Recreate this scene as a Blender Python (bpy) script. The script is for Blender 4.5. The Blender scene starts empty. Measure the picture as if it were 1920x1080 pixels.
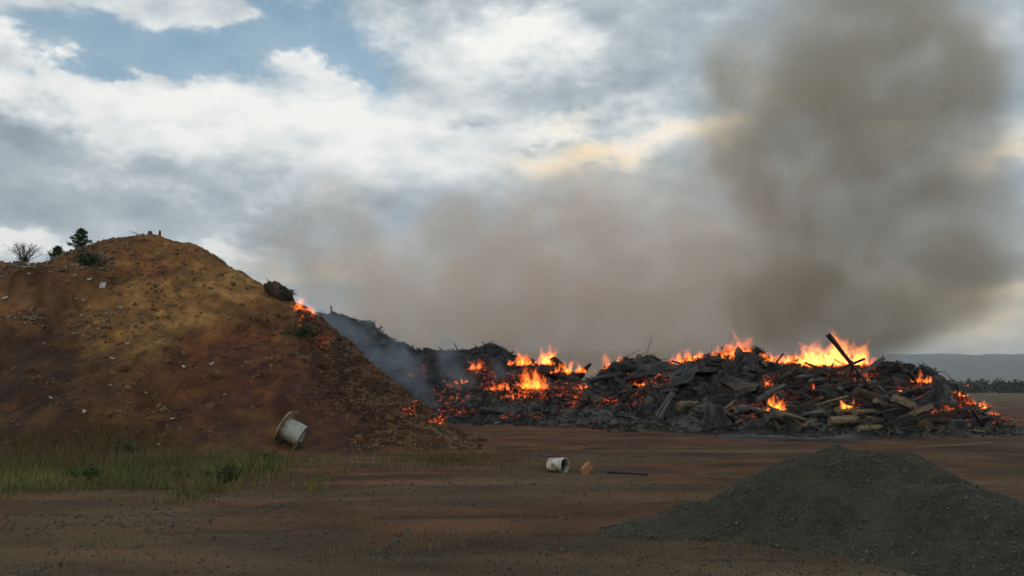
import bpy, math, random
import numpy as np
from mathutils import Vector, Matrix, Euler

R = math.radians
SC = bpy.context.scene
COL = SC.collection
random.seed(7)
rng = np.random.default_rng(11)

# ---------------------------------------------------------------- camera
FPX = 1507.0                       # focal length in pixels of the 1920 wide photograph
EYE = Vector((0.0, 0.0, 1.65))
PITCH = math.atan(190.0 / FPX)
cam_d = bpy.data.cameras.new('camera')
cam = bpy.data.objects.new('camera', cam_d)
COL.objects.link(cam)
cam.location = EYE
cam.rotation_euler = (R(90) + PITCH, 0, 0)
cam_d.sensor_width = 36.0
cam_d.lens = 36.0 * FPX / 1920.0
cam_d.clip_start = 0.1
cam_d.clip_end = 20000.0
SC.camera = cam
CP, SP = math.cos(PITCH), math.sin(PITCH)


def ray(px, py):
    a, b = (px - 960.0) / FPX, (540.0 - py) / FPX
    return Vector((a, CP - b * SP, SP + b * CP))


def at(px, py, depth):
    d = ray(px, py)
    return EYE + d * (depth / d.y)


def on_ground(px, py, z=0.0):
    d = ray(px, py)
    return EYE + d * ((z - EYE.z) / d.z)


# ---------------------------------------------------------------- world, sun, exposure
SUN_EL, SUN_AZ = R(24.0), R(-140.0)          # azimuth from +Y towards +X
world = bpy.data.worlds.new('World')
SC.world = world
world.use_nodes = True
world.cycles.sampling_method = 'MANUAL'
world.cycles.sample_map_resolution = 512
WT = world.node_tree
WT.nodes.clear()


class NB:
    """small helper for writing node maths"""

    def __init__(self, tree):
        self.t = tree

    def node(self, kind, **props):
        n = self.t.nodes.new(kind)
        for k, v in props.items():
            setattr(n, k, v)
        return n

    def put(self, sock, v):
        if isinstance(v, bpy.types.NodeSocket):
            self.t.links.new(v, sock)
        elif v is not None:
            sock.default_value = v

    def m(self, op, a, b=None, c=None, clamp=False):
        n = self.node('ShaderNodeMath', operation=op, use_clamp=clamp)
        for i, v in enumerate((a, b, c)):
            if v is not None:
                self.put(n.inputs[i], v)
        return n.outputs[0]

    def vm(self, op, a, b=None):
        n = self.node('ShaderNodeVectorMath', operation=op)
        self.put(n.inputs[0], a)
        if b is not None:
            self.put(n.inputs[3 if op == 'SCALE' else 1], b)
        return n.outputs[1 if op in ('LENGTH', 'DOT_PRODUCT', 'DISTANCE') else 0]

    def noise(self, vec, scale, detail=4.0, rough=0.55, dist=0.0, color=False):
        n = self.node('ShaderNodeTexNoise')
        self.put(n.inputs['Vector'], vec)
        n.inputs['Scale'].default_value = scale
        n.inputs['Detail'].default_value = detail
        n.inputs['Roughness'].default_value = rough
        n.inputs['Distortion'].default_value = dist
        return n.outputs[1 if color else 0]

    def smooth(self, v, a, b, lo=0.0, hi=1.0):
        n = self.node('ShaderNodeMapRange', interpolation_type='SMOOTHSTEP')
        self.put(n.inputs[0], v)
        for i, q in enumerate((a, b, lo, hi)):
            n.inputs[i + 1].default_value = q
        return n.outputs[0]

    def mix(self, f, a, b):
        n = self.node('ShaderNodeMix', data_type='RGBA')
        self.put(n.inputs[0], f)
        for i, v in ((6, a), (7, b)):
            if isinstance(v, (tuple, list)):
                v = (v[0], v[1], v[2], 1.0)
            self.put(n.inputs[i], v)
        return n.outputs[2]

    def sep(self, v):
        n = self.node('ShaderNodeSeparateXYZ')
        self.put(n.inputs[0], v)
        return n.outputs

    def comb(self, x, y, z):
        n = self.node('ShaderNodeCombineXYZ')
        for i, v in enumerate((x, y, z)):
            self.put(n.inputs[i], v)
        return n.outputs[0]


def build_world():
    b = NB(WT)
    out = b.node('ShaderNodeOutputWorld')
    bg = b.node('ShaderNodeBackground')
    WT.links.new(bg.outputs[0], out.inputs[0])
    sky = b.node('ShaderNodeTexSky', sky_type='NISHITA', sun_disc=False, sun_elevation=SUN_EL,
                 sun_rotation=SUN_AZ, altitude=300.0, air_density=1.0, dust_density=1.2, ozone_density=0.8)
    d = b.node('ShaderNodeTexCoord').outputs['Generated']
    x, y, z = b.sep(d)
    # cloud layer coordinates: flattened towards the horizon
    flat = b.comb(x, y, b.m('MULTIPLY', z, 1.9))
    n_big = b.noise(flat, 2.6, 3.0, 0.55)
    mid = b.vm('ADD', flat, (3.1, 1.7, 0.4))
    n_mid = b.noise(mid, 5.0, 5.0, 0.60)
    n_up = b.noise(b.vm('ADD', mid, (0.012, 0.0, 0.05)), 5.0, 5.0, 0.60)
    relief = b.m('SUBTRACT', n_mid, n_up)                     # tops of the puffs catch the light
    n_fine = b.noise(b.vm('ADD', flat, (1.3, 4.4, 2.2)), 15.0, 5.0, 0.62)
    warp1 = b.noise(b.vm('ADD', flat, (9.1, 2.7, 5.4)), 5.0, 6.0, 0.66, color=True)
    wx, wy, wz = b.sep(b.vm('SUBTRACT', warp1, (0.5, 0.5, 0.5)))
    az = b.m('ADD', b.m('ARCTAN2', x, y), b.m('MULTIPLY', wx, 0.22))
    el = b.m('ADD', b.m('ARCSINE', z), b.m('MULTIPLY', wy, 0.17))

    ae = b.comb(az, el, 0.0)

    def blobs(spec, base):
        tot = base
        for (px, py, sx, sy, w) in spec:
            r = ray(px, py).normalized()
            a0, e0 = math.atan2(r.x, r.y), math.asin(r.z)
            n = b.node('ShaderNodeVectorMath', operation='MULTIPLY_ADD')
            b.put(n.inputs[0], ae)
            n.inputs[1].default_value = (FPX / sx, FPX / sy, 0)
            n.inputs[2].default_value = (-a0 * FPX / sx, -e0 * FPX / sy, 0)
            g = b.m('POWER', 0.37, b.vm('DOT_PRODUCT', n.outputs[0], n.outputs[0]))
            tot = b.m('MULTIPLY_ADD', g, w, tot)
        return tot

    # where the blue shows
    cov = blobs([(340, 105, 220, 52, -1.05), (600, 82, 120, 62, -0.95), (170, 105, 120, 50, -0.62), (500, 40, 60, 40, -0.35),
                 (670, 160, 50, 60, -0.40), (60, 85, 70, 40, -0.3), (575, 132, 95, 48, 0.95), (650, 200, 90, 60, 0.5), (350, 12, 130, 24, 0.6),
                 (60, 130, 100, 50, 0.6), (330, 160, 110, 26, 0.35), (440, 30, 80, 16, 0.5), (230, 150, 60, 30, 0.3)],
                b.m('ADD', b.m('MULTIPLY', b.m('SUBTRACT', n_fine, 0.5), 0.55), b.m('MULTIPLY_ADD', b.m('SUBTRACT', n_mid, 0.5), 1.35, 0.92)))
    cov = b.smooth(cov, 0.24, 0.84, 0.17, 1.0)
    # how light the cloud is
    lum = blobs([(450, 190, 800, 220, 0.09), (60, 125, 150, 50, 0.28), (260, 210, 210, 50, 0.36), (340, 135, 80, 22, 0.22), (560, 115, 110, 50, 0.30), (650, 205, 100, 50, 0.32),
                 (420, 190, 90, 30, 0.18), (430, 275, 260, 50, 0.16), (980, 85, 150, 45, 0.40), (940, 60, 60, 30, 0.16), (1050, 235, 90, 26, 0.34), (1210, 285, 70, 40, 0.42), (1110, 310, 120, 30, 0.22),
                 (1360, 25, 60, 22, 0.20), (830, 260, 200, 120, 0.20), (20, 472, 90, 17, 0.52), (440, 482, 80, 14, 0.36), (840, 120, 120, 40, 0.06), (100, 20, 200, 40, 0.10),
                 (40, 215, 80, 36, -0.28), (150, 285, 170, 28, -0.14), (300, 415, 420, 36, -0.08), (-40, 350, 200, 50, -0.10), (300, 345, 200, 24, 0.10), (330, 165, 60, 18, -0.22),
                 (1160, 165, 130, 40, -0.18), (900, 205, 60, 16, -0.20), (1000, 265, 50, 14, -0.2), (760, 30, 170, 40, -0.06), (1250, 60, 130, 40, -0.08),
                 (570, 520, 80, 14, 0.20), (1350, 245, 80, 20, 0.40), (1500, 178, 80, 16, 0.40), (1860, 300, 70, 24, 0.40), (1890, 530, 100, 16, 0.42), (1800, 610, 220, 40, 0.16),
                 (1660, 250, 50, 12, 0.2)],
                b.m('ADD', b.m('MULTIPLY_ADD', b.m('SUBTRACT', n_big, 0.5), 0.40, 0.53),
                    b.m('ADD', b.m('MULTIPLY', relief, 1.35), b.m('MULTIPLY', b.m('SUBTRACT', n_fine, 0.5), 0.42))))
    ramp = b.node('ShaderNodeValToRGB')
    WT.links.new(lum, ramp.inputs[0])
    e = ramp.color_ramp.elements
    e[0].position, e[0].color = 0.0, (0.20, 0.25, 0.30, 1)
    e[1].position, e[1].color = 1.0, (1.0, 1.0, 0.97, 1)
    for p, c in ((0.30, (0.30, 0.365, 0.42, 1)), (0.55, (0.47, 0.545, 0.59, 1)), (0.80, (0.80, 0.84, 0.85, 1))):
        q = e.new(p)
        q.color = c
    warm = blobs([(1110, 305, 130, 40, 0.95), (1350, 245, 80, 22, 0.9), (1500, 178, 80, 18, 0.7), (1860, 300, 70, 24, 0.75), (570, 515, 100, 20, 0.7), (1660, 250, 60, 16, 0.6),
                  (1800, 590, 320, 90, 1.0), (1890, 528, 100, 20, 0.6), (1050, 230, 60, 18, 0.3)], 0.02)
    cloud = b.mix(b.m('MINIMUM', warm, 1.0), ramp.outputs[0], b.vm('MULTIPLY', ramp.outputs[0], (1.12, 0.88, 0.60)))
    blue = b.vm('MULTIPLY', b.vm('SCALE', sky.outputs[0], 0.15), (1.02, 1.20, 1.08))
    WT.links.new(b.mix(cov, blue, cloud), bg.inputs[0])
    bg.inputs[1].default_value = 1.0


build_world()

sun_d = bpy.data.lights.new('sun', 'SUN')
sun = bpy.data.objects.new('sun', sun_d)
COL.objects.link(sun)
sun_d.energy = 0.55
sun_d.angle = R(14)
sun_d.color = (1.0, 0.87, 0.70)
sdir = Vector((math.cos(SUN_EL) * math.sin(SUN_AZ), math.cos(SUN_EL) * math.cos(SUN_AZ), math.sin(SUN_EL)))
sun.rotation_euler = sdir.to_track_quat('Z', 'Y').to_euler()
sun.location = sdir * 200

vs = SC.view_settings
vs.view_transform = 'Standard'
vs.look = 'None'
vs.exposure = 0.0
vs.gamma = 1.0
vs.use_curve_mapping = False
cy = SC.cycles
cy.transparent_max_bounces = 48
cy.max_bounces = 6
cy.diffuse_bounces = 2
cy.volume_bounces = 5
cy.volume_step_rate = 2.0
cy.volume_max_steps = 256
cy.use_denoising = True
cy.use_adaptive_sampling = True
cy.adaptive_threshold = 0.05
cy.adaptive_min_samples = 24


# ---------------------------------------------------------------- numpy noise
def _h(ix, iy, seed):
    v = (ix.astype(np.int64) * 374761393 + iy.astype(np.int64) * 668265263 + seed * 982451653) & 0x7fffffff
    v = ((v ^ (v >> 13)) * 1274126177) & 0x7fffffff
    v = v ^ (v >> 16)
    return (v & 0xffff) / 65535.0


def vnoise(x, y, seed=0):
    x, y = np.asarray(x, float), np.asarray(y, float)
    ix, iy = np.floor(x), np.floor(y)
    fx, fy = x - ix, y - iy
    fx, fy = fx * fx * fx * (fx * (fx * 6 - 15) + 10), fy * fy * fy * (fy * (fy * 6 - 15) + 10)
    a, b_, c, d = _h(ix, iy, seed), _h(ix + 1, iy, seed), _h(ix, iy + 1, seed), _h(ix + 1, iy + 1, seed)
    return (a + (b_ - a) * fx) * (1 - fy) + (c + (d - c) * fx) * fy - 0.5


def fbm(x, y, scale, octaves=4, seed=0, gain=0.5):
    t, amp, f = 0.0, 1.0, scale
    for o in range(octaves):
        t = t + amp * vnoise(np.asarray(x) * f + o * 17.3, np.asarray(y) * f - o * 9.1, seed + o)
        amp *= gain
        f *= 2.03
    return t


def sstep(v, a, b):
    t = np.clip((v - a) / (b - a), 0, 1)
    return t * t * (3 - 2 * t)


# ---------------------------------------------------------------- mesh helpers
def make_mesh(name, V, F, smooth=False, attrs=None):
    """V (n,3); F (m,k) array with k = 3 or 4, or a list of tuples"""
    me = bpy.data.meshes.new(name)
    V = np.asarray(V, np.float32)
    if isinstance(F, np.ndarray):
        m, k = F.shape
        me.vertices.add(len(V))
        me.vertices.foreach_set('co', V.ravel())
        me.loops.add(m * k)
        me.loops.foreach_set('vertex_index', F.astype(np.int32).ravel())
        me.polygons.add(m)
        me.polygons.foreach_set('loop_start', np.arange(0, m * k, k, dtype=np.int32))
        me.update(calc_edges=True)
    else:
        me.from_pydata([tuple(v) for v in V.tolist()], [], F)
        me.update()
    if smooth:
        me.polygons.foreach_set('use_smooth', np.ones(len(me.polygons), dtype=bool))
    for an, arr in (attrs or {}).items():
        arr = np.asarray(arr, np.float32)
        if arr.ndim == 1:
            a = me.attributes.new(an, 'FLOAT', 'POINT')
            a.data.foreach_set('value', arr)
        else:
            a = me.attributes.new(an, 'FLOAT_COLOR', 'POINT')
            a.data.foreach_set('color', np.concatenate([arr, np.ones((len(arr), 1), np.float32)], 1).ravel())
    return me


def add(name, me, mat=None, parent=None, loc=(0, 0, 0), rot=(0, 0, 0), scale=(1, 1, 1), label=None, cat=None, group=None, kind=None):
    o = bpy.data.objects.new(name, me)
    COL.objects.link(o)
    if mat is not None and me is not None:
        if not me.materials:
            me.materials.append(mat)
        elif me.materials[0] != mat:
            o.material_slots[0].link = 'OBJECT'
            o.material_slots[0].material = mat
    o.location, o.rotation_euler, o.scale = loc, rot, scale
    if parent is not None:
        o.parent = parent
    for k, v in (('label', label), ('category', cat), ('group', group), ('kind', kind)):
        if v:
            o[k] = v
    return o


def grid_faces(nr, nc):
    i = np.arange((nr - 1) * (nc - 1))
    r, c = i // (nc - 1), i % (nc - 1)
    a = r * nc + c
    return np.stack([a, a + 1, a + nc + 1, a + nc], 1)


def scatter(tv, tf, P, S, rot=None, squash=None):
    """many copies of one small shape in one mesh: P (n,3), S (n,) or (n,3), rot (n,3,3)"""
    tv = np.asarray(tv, float)
    n = len(P)
    S = np.asarray(S, float)
    if S.ndim == 1:
        S = S[:, None]
    X = tv[None] * S[:, None, :]
    if rot is not None:
        X = np.einsum('nij,nkj->nki', rot, X)
    X = X + np.asarray(P)[:, None, :]
    F = np.asarray(tf)[None] + (np.arange(n) * len(tv))[:, None, None]
    return X.reshape(-1, 3), F.reshape(-1, np.asarray(tf).shape[1])


def rand_rot(n, tilt=None):
    a = rng.uniform(0, 2 * np.pi, n)
    if tilt is None:
        q = rng.normal(size=(n, 4))
        q /= np.linalg.norm(q, axis=1, keepdims=True)
    else:
        t = rng.normal(0, tilt, n) / 2
        ax = rng.uniform(0, 2 * np.pi, n)
        q1 = np.stack([np.cos(t), np.sin(t) * np.cos(ax), np.sin(t) * np.sin(ax), np.zeros(n)], 1)
        q2 = np.stack([np.cos(a / 2), np.zeros(n), np.zeros(n), np.sin(a / 2)], 1)
        w1, x1, y1, z1 = q1.T
        w2, x2, y2, z2 = q2.T
        q = np.stack([w1 * w2 - x1 * x2 - y1 * y2 - z1 * z2, w1 * x2 + x1 * w2 + y1 * z2 - z1 * y2,
                      w1 * y2 - x1 * z2 + y1 * w2 + z1 * x2, w1 * z2 + x1 * y2 - y1 * x2 + z1 * w2], 1)
    w, x, y, z = q.T
    return np.stack([np.stack([1 - 2 * (y * y + z * z), 2 * (x * y - z * w), 2 * (x * z + y * w)], 1),
                     np.stack([2 * (x * y + z * w), 1 - 2 * (x * x + z * z), 2 * (y * z - x * w)], 1),
                     np.stack([2 * (x * z - y * w), 2 * (y * z + x * w), 1 - 2 * (x * x + y * y)], 1)], 1)


OCT_V = np.array([(1, .1, 0), (-.9, 0, .1), (.1, 1, -.1), (0, -1.05, .1), (.1, 0, .8), (0, .1, -.7)])
OCT_F = np.array([(0, 2, 4), (2, 1, 4), (1, 3, 4), (3, 0, 4), (2, 0, 5), (1, 2, 5), (3, 1, 5), (0, 3, 5)])
CH_V = np.array([(-1, -.5, -.25), (1, -.4, -.2), (.9, .5, -.25), (-1.05, .45, -.2), (-.9, -.45, .25), (.95, -.5, .2), (1, .4, .25), (-.85, .5, .2)])
CH_F = np.array([(0, 3, 2, 1), (4, 5, 6, 7), (0, 1, 5, 4), (1, 2, 6, 5), (2, 3, 7, 6), (3, 0, 4, 7)])


# ---------------------------------------------------------------- materials
def mat(name, build):
    m = bpy.data.materials.new(name)
    m.use_nodes = True
    t = m.node_tree
    t.nodes.clear()
    b = NB(t)
    out = b.node('ShaderNodeOutputMaterial')
    build(b, out, t)
    return m


def surf(name, c1, c2, scale=4.0, c3=None, scale3=0.6, rough=0.95, bump=0.3, bscale=30.0, stretch=(1, 1, 1), obj=False, attr=None, spec=0.25, detail=6.0, bdist=0.02, tr=0.0):
    """two or three colours mixed by noise, with a noise bump; optional colour attribute multiplied in"""

    def f(b, out, t):
        p = b.node('ShaderNodeBsdfPrincipled')
        t.links.new(p.outputs[0], out.inputs[0])
        tc = b.node('ShaderNodeTexCoord')
        pos = tc.outputs['Object'] if obj else b.node('ShaderNodeNewGeometry').outputs['Position']
        if obj:
            oi = b.node('ShaderNodeObjectInfo')
            pos = b.vm('ADD', pos, b.vm('SCALE', b.comb(3.7, 9.1, 5.3), oi.outputs['Random']))
        pos = b.vm('MULTIPLY', pos, stretch)
        c = b.mix(b.smooth(b.noise(pos, scale, detail, 0.6), 0.36, 0.64), c1, c2)
        if c3 is not None:
            c = b.mix(b.smooth(b.noise(b.vm('ADD', pos, (7.7, 3.1, 1.9)), scale3, 5.0, 0.6), 0.45, 0.62), c, c3)
        if attr:
            a = b.node('ShaderNodeAttribute', attribute_name=attr)
            c = b.vm('MULTIPLY', c, a.outputs['Color'])
        t.links.new(c, p.inputs['Base Color'])
        p.inputs['Roughness'].default_value = rough
        p.inputs['Specular IOR Level'].default_value = spec
        if bump:
            bn = b.node('ShaderNodeBump')
            bn.inputs['Strength'].default_value = bump
            bn.inputs['Distance'].default_value = bdist
            t.links.new(b.noise(pos, bscale, 5.0, 0.65), bn.inputs['Height'])
            t.links.new(bn.outputs[0], p.inputs['Normal'])
        if tr:
            p.inputs['Subsurface Weight'].default_value = 0.0

    return mat(name, f)


M = {}
M['ground'] = surf('dirt_ground', (0.140, 0.061, 0.027), (0.062, 0.031, 0.015), 0.9, (0.112, 0.069, 0.035), 0.30, bump=1.0, bscale=22.0, stretch=(0.5, 1, 1), attr='tint', bdist=0.05, detail=9.0)
M['mound'] = surf('mound_soil', (0.78, 0.76, 0.72), (1.22, 1.18, 1.08), 2.6, (0.62, 0.58, 0.56), 0.7, bump=0.75, bscale=7.0, attr='tint', bdist=0.08, detail=9.0)
M['clod'] = surf('soil_clod', (0.15, 0.07, 0.032), (0.09, 0.045, 0.024), 3.0, (0.20, 0.125, 0.06), 1.5, bump=0)
M['chip'] = surf('wood_chip', (0.12, 0.060, 0.034), (0.055, 0.032, 0.022), 4.0, (0.22, 0.14, 0.08), 2.6, bump=0)
M['rubble'] = surf('broken_rubble', (0.15, 0.10, 0.065), (0.06, 0.04, 0.028), 3.0, (0.36, 0.30, 0.23), 3.3, bump=0)
M['gravel'] = surf('grey_gravel', (0.056, 0.053, 0.038), (0.034, 0.033, 0.025), 9.0, (0.070, 0.062, 0.041), 1.2, bump=1.0, bscale=45.0, bdist=0.02, attr='tint')
M['pebble'] = surf('gravel_stone', (0.034, 0.033, 0.025), (0.068, 0.065, 0.049), 23.0, (0.14, 0.13, 0.10), 60.0, bump=0, rough=0.8)
M['char'] = surf('char', (0.009, 0.009, 0.010), (0.024, 0.023, 0.023), 2.0, (0.095, 0.088, 0.080), 0.6, bump=0.8, bscale=6.0, bdist=0.08, rough=0.85)
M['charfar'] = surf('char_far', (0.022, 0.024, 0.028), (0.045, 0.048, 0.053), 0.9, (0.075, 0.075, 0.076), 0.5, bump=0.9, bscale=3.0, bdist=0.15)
M['log_black'] = surf('charred_wood', (0.011, 0.011, 0.012), (0.032, 0.031, 0.030), 3.0, (0.070, 0.066, 0.062), 1.5, bump=0.6, bscale=12.0, stretch=(1, 1, 0.25), obj=True, rough=0.75)
M['log_grey'] = surf('ashen_wood', (0.085, 0.080, 0.074), (0.035, 0.034, 0.033), 3.0, (0.17, 0.16, 0.145), 2.0, bump=0.6, bscale=12.0, stretch=(1, 1, 0.25), obj=True)
M['log_brown'] = surf('brown_bark', (0.12, 0.072, 0.042), (0.060, 0.038, 0.026), 4.0, (0.03, 0.025, 0.022), 1.2, bump=0.6, bscale=14.0, stretch=(1, 1, 0.25), obj=True)
M['log_pale'] = surf('pale_wood', (0.27, 0.20, 0.125), (0.17, 0.125, 0.078), 3.0, (0.07, 0.055, 0.04), 1.1, bump=0.5, bscale=16.0, stretch=(1, 1, 0.2), obj=True)
M['sheet'] = surf('sooty_sheet', (0.035, 0.037, 0.040), (0.016, 0.016, 0.018), 3.0, (0.085, 0.06, 0.045), 1.5, bump=0.3, obj=True, rough=0.6)
M['ash'] = surf('ash_bits', (0.030, 0.028, 0.026), (0.010, 0.010, 0.010), 3.0, (0.13, 0.11, 0.09), 1.7, bump=0)
M['white'] = surf('white_scrap', (0.50, 0.49, 0.45), (0.30, 0.28, 0.24), 3.0, bump=0.2, obj=True)
M['plastic'] = surf('white_plastic', (0.60, 0.60, 0.53), (0.44, 0.42, 0.35), 5.0, (0.20, 0.14, 0.09), 4.0, bump=0.05, obj=True, rough=0.5)
M['dark'] = surf('dark_residue', (0.015, 0.014, 0.014), (0.05, 0.04, 0.032), 20.0, bump=0.6, bscale=40.0, obj=True)
M['reel'] = surf('reel_paint', (0.44, 0.45, 0.41), (0.33, 0.32, 0.27), 3.0, (0.20, 0.14, 0.085), 2.6, bump=0.1, obj=True, rough=0.6)
M['ply'] = surf('reel_plywood', (0.42, 0.31, 0.20), (0.30, 0.21, 0.13), 4.0, (0.22, 0.14, 0.08), 2.0, bump=0.2, obj=True)
M['blockwood'] = surf('sawn_wood', (0.34, 0.17, 0.065), (0.22, 0.105, 0.04), 6.0, (0.42, 0.27, 0.13), 5.0, bump=0.2, obj=True)
M['bark'] = surf('sapling_bark', (0.07, 0.05, 0.04), (0.04, 0.03, 0.025), 8.0, bump=0.2)
M['needle'] = surf('needles', (0.028, 0.052, 0.020), (0.050, 0.080, 0.030), 5.0, bump=0)
M['leaf'] = surf('weed_leaf', (0.040, 0.065, 0.022), (0.07, 0.09, 0.03), 4.0, bump=0)
M['hill'] = surf('forest_hill', (0.030, 0.042, 0.026), (0.050, 0.060, 0.036), 0.02, bump=0)
M['fartree'] = surf('far_foliage', (0.026, 0.040, 0.022), (0.045, 0.060, 0.030), 0.3, bump=0)


def grass_mat(b, out, t):
    p = b.node('ShaderNodeBsdfPrincipled')
    t.links.new(p.outputs[0], out.inputs[0])
    a = b.node('ShaderNodeAttribute', attribute_name='tint')
    t.links.new(a.outputs['Color'], p.inputs['Base Color'])
    p.inputs['Roughness'].default_value = 0.8
    p.inputs['Specular IOR Level'].default_value = 0.2


M['grass'] = mat('grass_blades', grass_mat)


def flame_mat(name, hot, strength):
    def f(b, out, t):
        a = b.node('ShaderNodeAttribute', attribute_name='soft')
        pos = b.node('ShaderNodeNewGeometry').outputs['Position']
        n = b.noise(b.vm('MULTIPLY', pos, (1.0, 1.0, 0.55)), 4.6, 5.0, 0.66, 1.8)
        s = b.m('MULTIPLY', b.m('POWER', a.outputs['Fac'], 1.5), b.smooth(n, 0.38, 0.60, 0.03, 1.0))
        em = b.node('ShaderNodeEmission')
        t.links.new(b.mix(b.smooth(s, 0.0, 0.55), (1.0, 0.105, 0.012), hot), em.inputs[0])
        t.links.new(b.m('MULTIPLY', s, strength), em.inputs[1])
        tr = b.node('ShaderNodeBsdfTransparent')
        ad = b.node('ShaderNodeAddShader')
        t.links.new(tr.outputs[0], ad.inputs[0])
        t.links.new(em.outputs[0], ad.inputs[1])
        t.links.new(ad.outputs[0], out.inputs[0])

    return mat(name, f)


M['flame_hot'] = flame_mat('flame_yellow', (1.0, 0.36, 0.035), 1.35)
M['flame'] = flame_mat('flame_orange', (1.0, 0.245, 0.03), 1.1)
M['flame_red'] = flame_mat('flame_red', (1.0, 0.19, 0.04), 0.8)


def ember_mat(b, out, t):
    p = b.node('ShaderNodeBsdfPrincipled')
    t.links.new(p.outputs[0], out.inputs[0])
    pos = b.node('ShaderNodeNewGeometry').outputs['Position']
    n = b.noise(pos, 2.2, 4.0, 0.6)
    n2 = b.noise(b.vm('ADD', pos, (4.0, 1.0, 2.0)), 9.0, 4.0, 0.6)
    glow = b.m('MULTIPLY', b.smooth(n, 0.40, 0.66), b.smooth(n2, 0.40, 0.70))
    p.inputs['Base Color'].default_value = (0.03, 0.027, 0.026, 1)
    p.inputs['Roughness'].default_value = 0.9
    t.links.new(b.mix(glow, (1.0, 0.055, 0.012), (1.0, 0.24, 0.03)), p.inputs['Emission Color'])
    t.links.new(b.m('MULTIPLY', glow, 1.5), p.inputs['Emission Strength'])


M['ember'] = mat('glowing_coal', ember_mat)


# ---------------------------------------------------------------- ground
def ground_z(x, y):
    x, y = np.asarray(x, float), np.asarray(y, float)
    near = 1 - sstep(np.hypot(x, y), 60, 160)
    z = 0.16 * fbm(x, y, 0.09, 3, 3) + 0.05 * fbm(x * 0.4, y, 0.7, 3, 9) + 0.018 * fbm(x, y, 4.0, 3, 21)
    # wheel ruts running across in front of the camera
    for y0, amp, w in ((9.4, 0.035, 0.22), (11.0, 0.035, 0.22), (13.6, 0.03, 0.25), (17.5, 0.04, 0.3), (19.3, 0.04, 0.3)):
        yy = y - y0 - 1.2 * vnoise(x * 0.10, x * 0 + y0, 5) - 0.03 * x
        z = z - amp * np.exp(-(yy / w) ** 2) + amp * 0.6 * np.exp(-((np.abs(yy) - 1.9 * w) / (0.6 * w)) ** 2)
    return z * near


def build_ground():
    ys = np.concatenate([np.linspace(-80, 1.5, 40), 1.5 + np.geomspace(0.05, 70, 420), np.geomspace(80, 6000, 60)])
    u = np.linspace(-1, 1, 381)
    u = np.sign(u) * (0.55 * np.abs(u) + 0.45 * np.abs(u) ** 3)
    Y, U = np.meshgrid(ys, u, indexing='ij')
    X = U * (np.abs(Y) * 1.35 + 40)
    Z = ground_z(X, Y)
    # bare soil colours: red-brown yard in the middle, greyer worn gravelly strip near the camera, olive damp patches
    t = np.ones(X.shape + (3,))
    grey = sstep(-Y, -12.5, -8.0) * 0.75 + 0.25 * sstep(fbm(X * 0.35, Y, 0.35, 4, 77), 0.05, 0.3)
    red = np.exp(-((Y - 24) / 11) ** 2) * (0.6 + 0.8 * fbm(X * 0.3, Y, 0.3, 3, 13))
    dark = sstep(fbm(X * 0.3, Y * 1.2, 0.5, 4, 31), 0.1, 0.42) * 0.34 + 0.30 * sstep(X, 3, 12) * sstep(Y, 14, 20) * sstep(-Y, -34, -26)
    t = t * (1 - grey[..., None]) + grey[..., None] * np.array([0.95, 1.05, 1.10])
    t = t * (1 - 0.4 * red[..., None]) + 0.4 * red[..., None] * np.array([1.30, 1.0, 0.9])
    t *= (1 - dark[..., None] * np.array([1.0, 0.85, 0.8]))
    streak = fbm(X * 0.28, Y * 1.0, 1.0, 5, 37, 0.7)
    t *= (1 + 0.6 * streak)[..., None]
    tan = sstep(fbm(X * 0.35 + 3, Y * 0.8, 0.5, 5, 39, 0.6), 0.08, 0.40)[..., None] * 0.5
    t = t * (1 - tan) + tan * t * np.array([1.35, 1.45, 1.5])
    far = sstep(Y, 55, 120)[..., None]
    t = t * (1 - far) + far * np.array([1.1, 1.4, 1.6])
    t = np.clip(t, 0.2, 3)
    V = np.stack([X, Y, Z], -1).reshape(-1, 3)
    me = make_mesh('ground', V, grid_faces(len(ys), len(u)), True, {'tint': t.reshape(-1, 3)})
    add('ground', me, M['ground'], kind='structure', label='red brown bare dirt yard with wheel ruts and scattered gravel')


build_ground()


class HF:
    """height field kept on a grid, read back with bilinear interpolation"""

    def __init__(self, fn, x0, x1, y0, y1, st, outside=-1.0):
        self.xs, self.ys = np.arange(x0, x1, st), np.arange(y0, y1, st)
        X, Y = np.meshgrid(self.xs, self.ys)
        self.X, self.Y, self.Z, self.st, self.out = X, Y, fn(X, Y), st, outside

    def __call__(self, X, Y, fine=True):
        X, Y = np.asarray(X, float), np.asarray(Y, float)
        u, v = (X - self.xs[0]) / self.st, (Y - self.ys[0]) / self.st
        ok = (u >= 0) & (v >= 0) & (u < len(self.xs) - 1.001) & (v < len(self.ys) - 1.001)
        u, v = np.clip(u, 0, len(self.xs) - 1.001), np.clip(v, 0, len(self.ys) - 1.001)
        i, j = u.astype(int), v.astype(int)
        fu, fv = u - i, v - j
        Z = self.Z
        z = (Z[j, i] * (1 - fu) + Z[j, i + 1] * fu) * (1 - fv) + (Z[j + 1, i] * (1 - fu) + Z[j + 1, i + 1] * fu) * fv
        return np.where(ok, z, self.out)

    def mesh(self, name, attrs=None):
        V = np.stack([self.X, self.Y, self.Z], -1).reshape(-1, 3)
        return make_mesh(name, V, grid_faces(len(self.ys), len(self.xs)), True, attrs)


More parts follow.
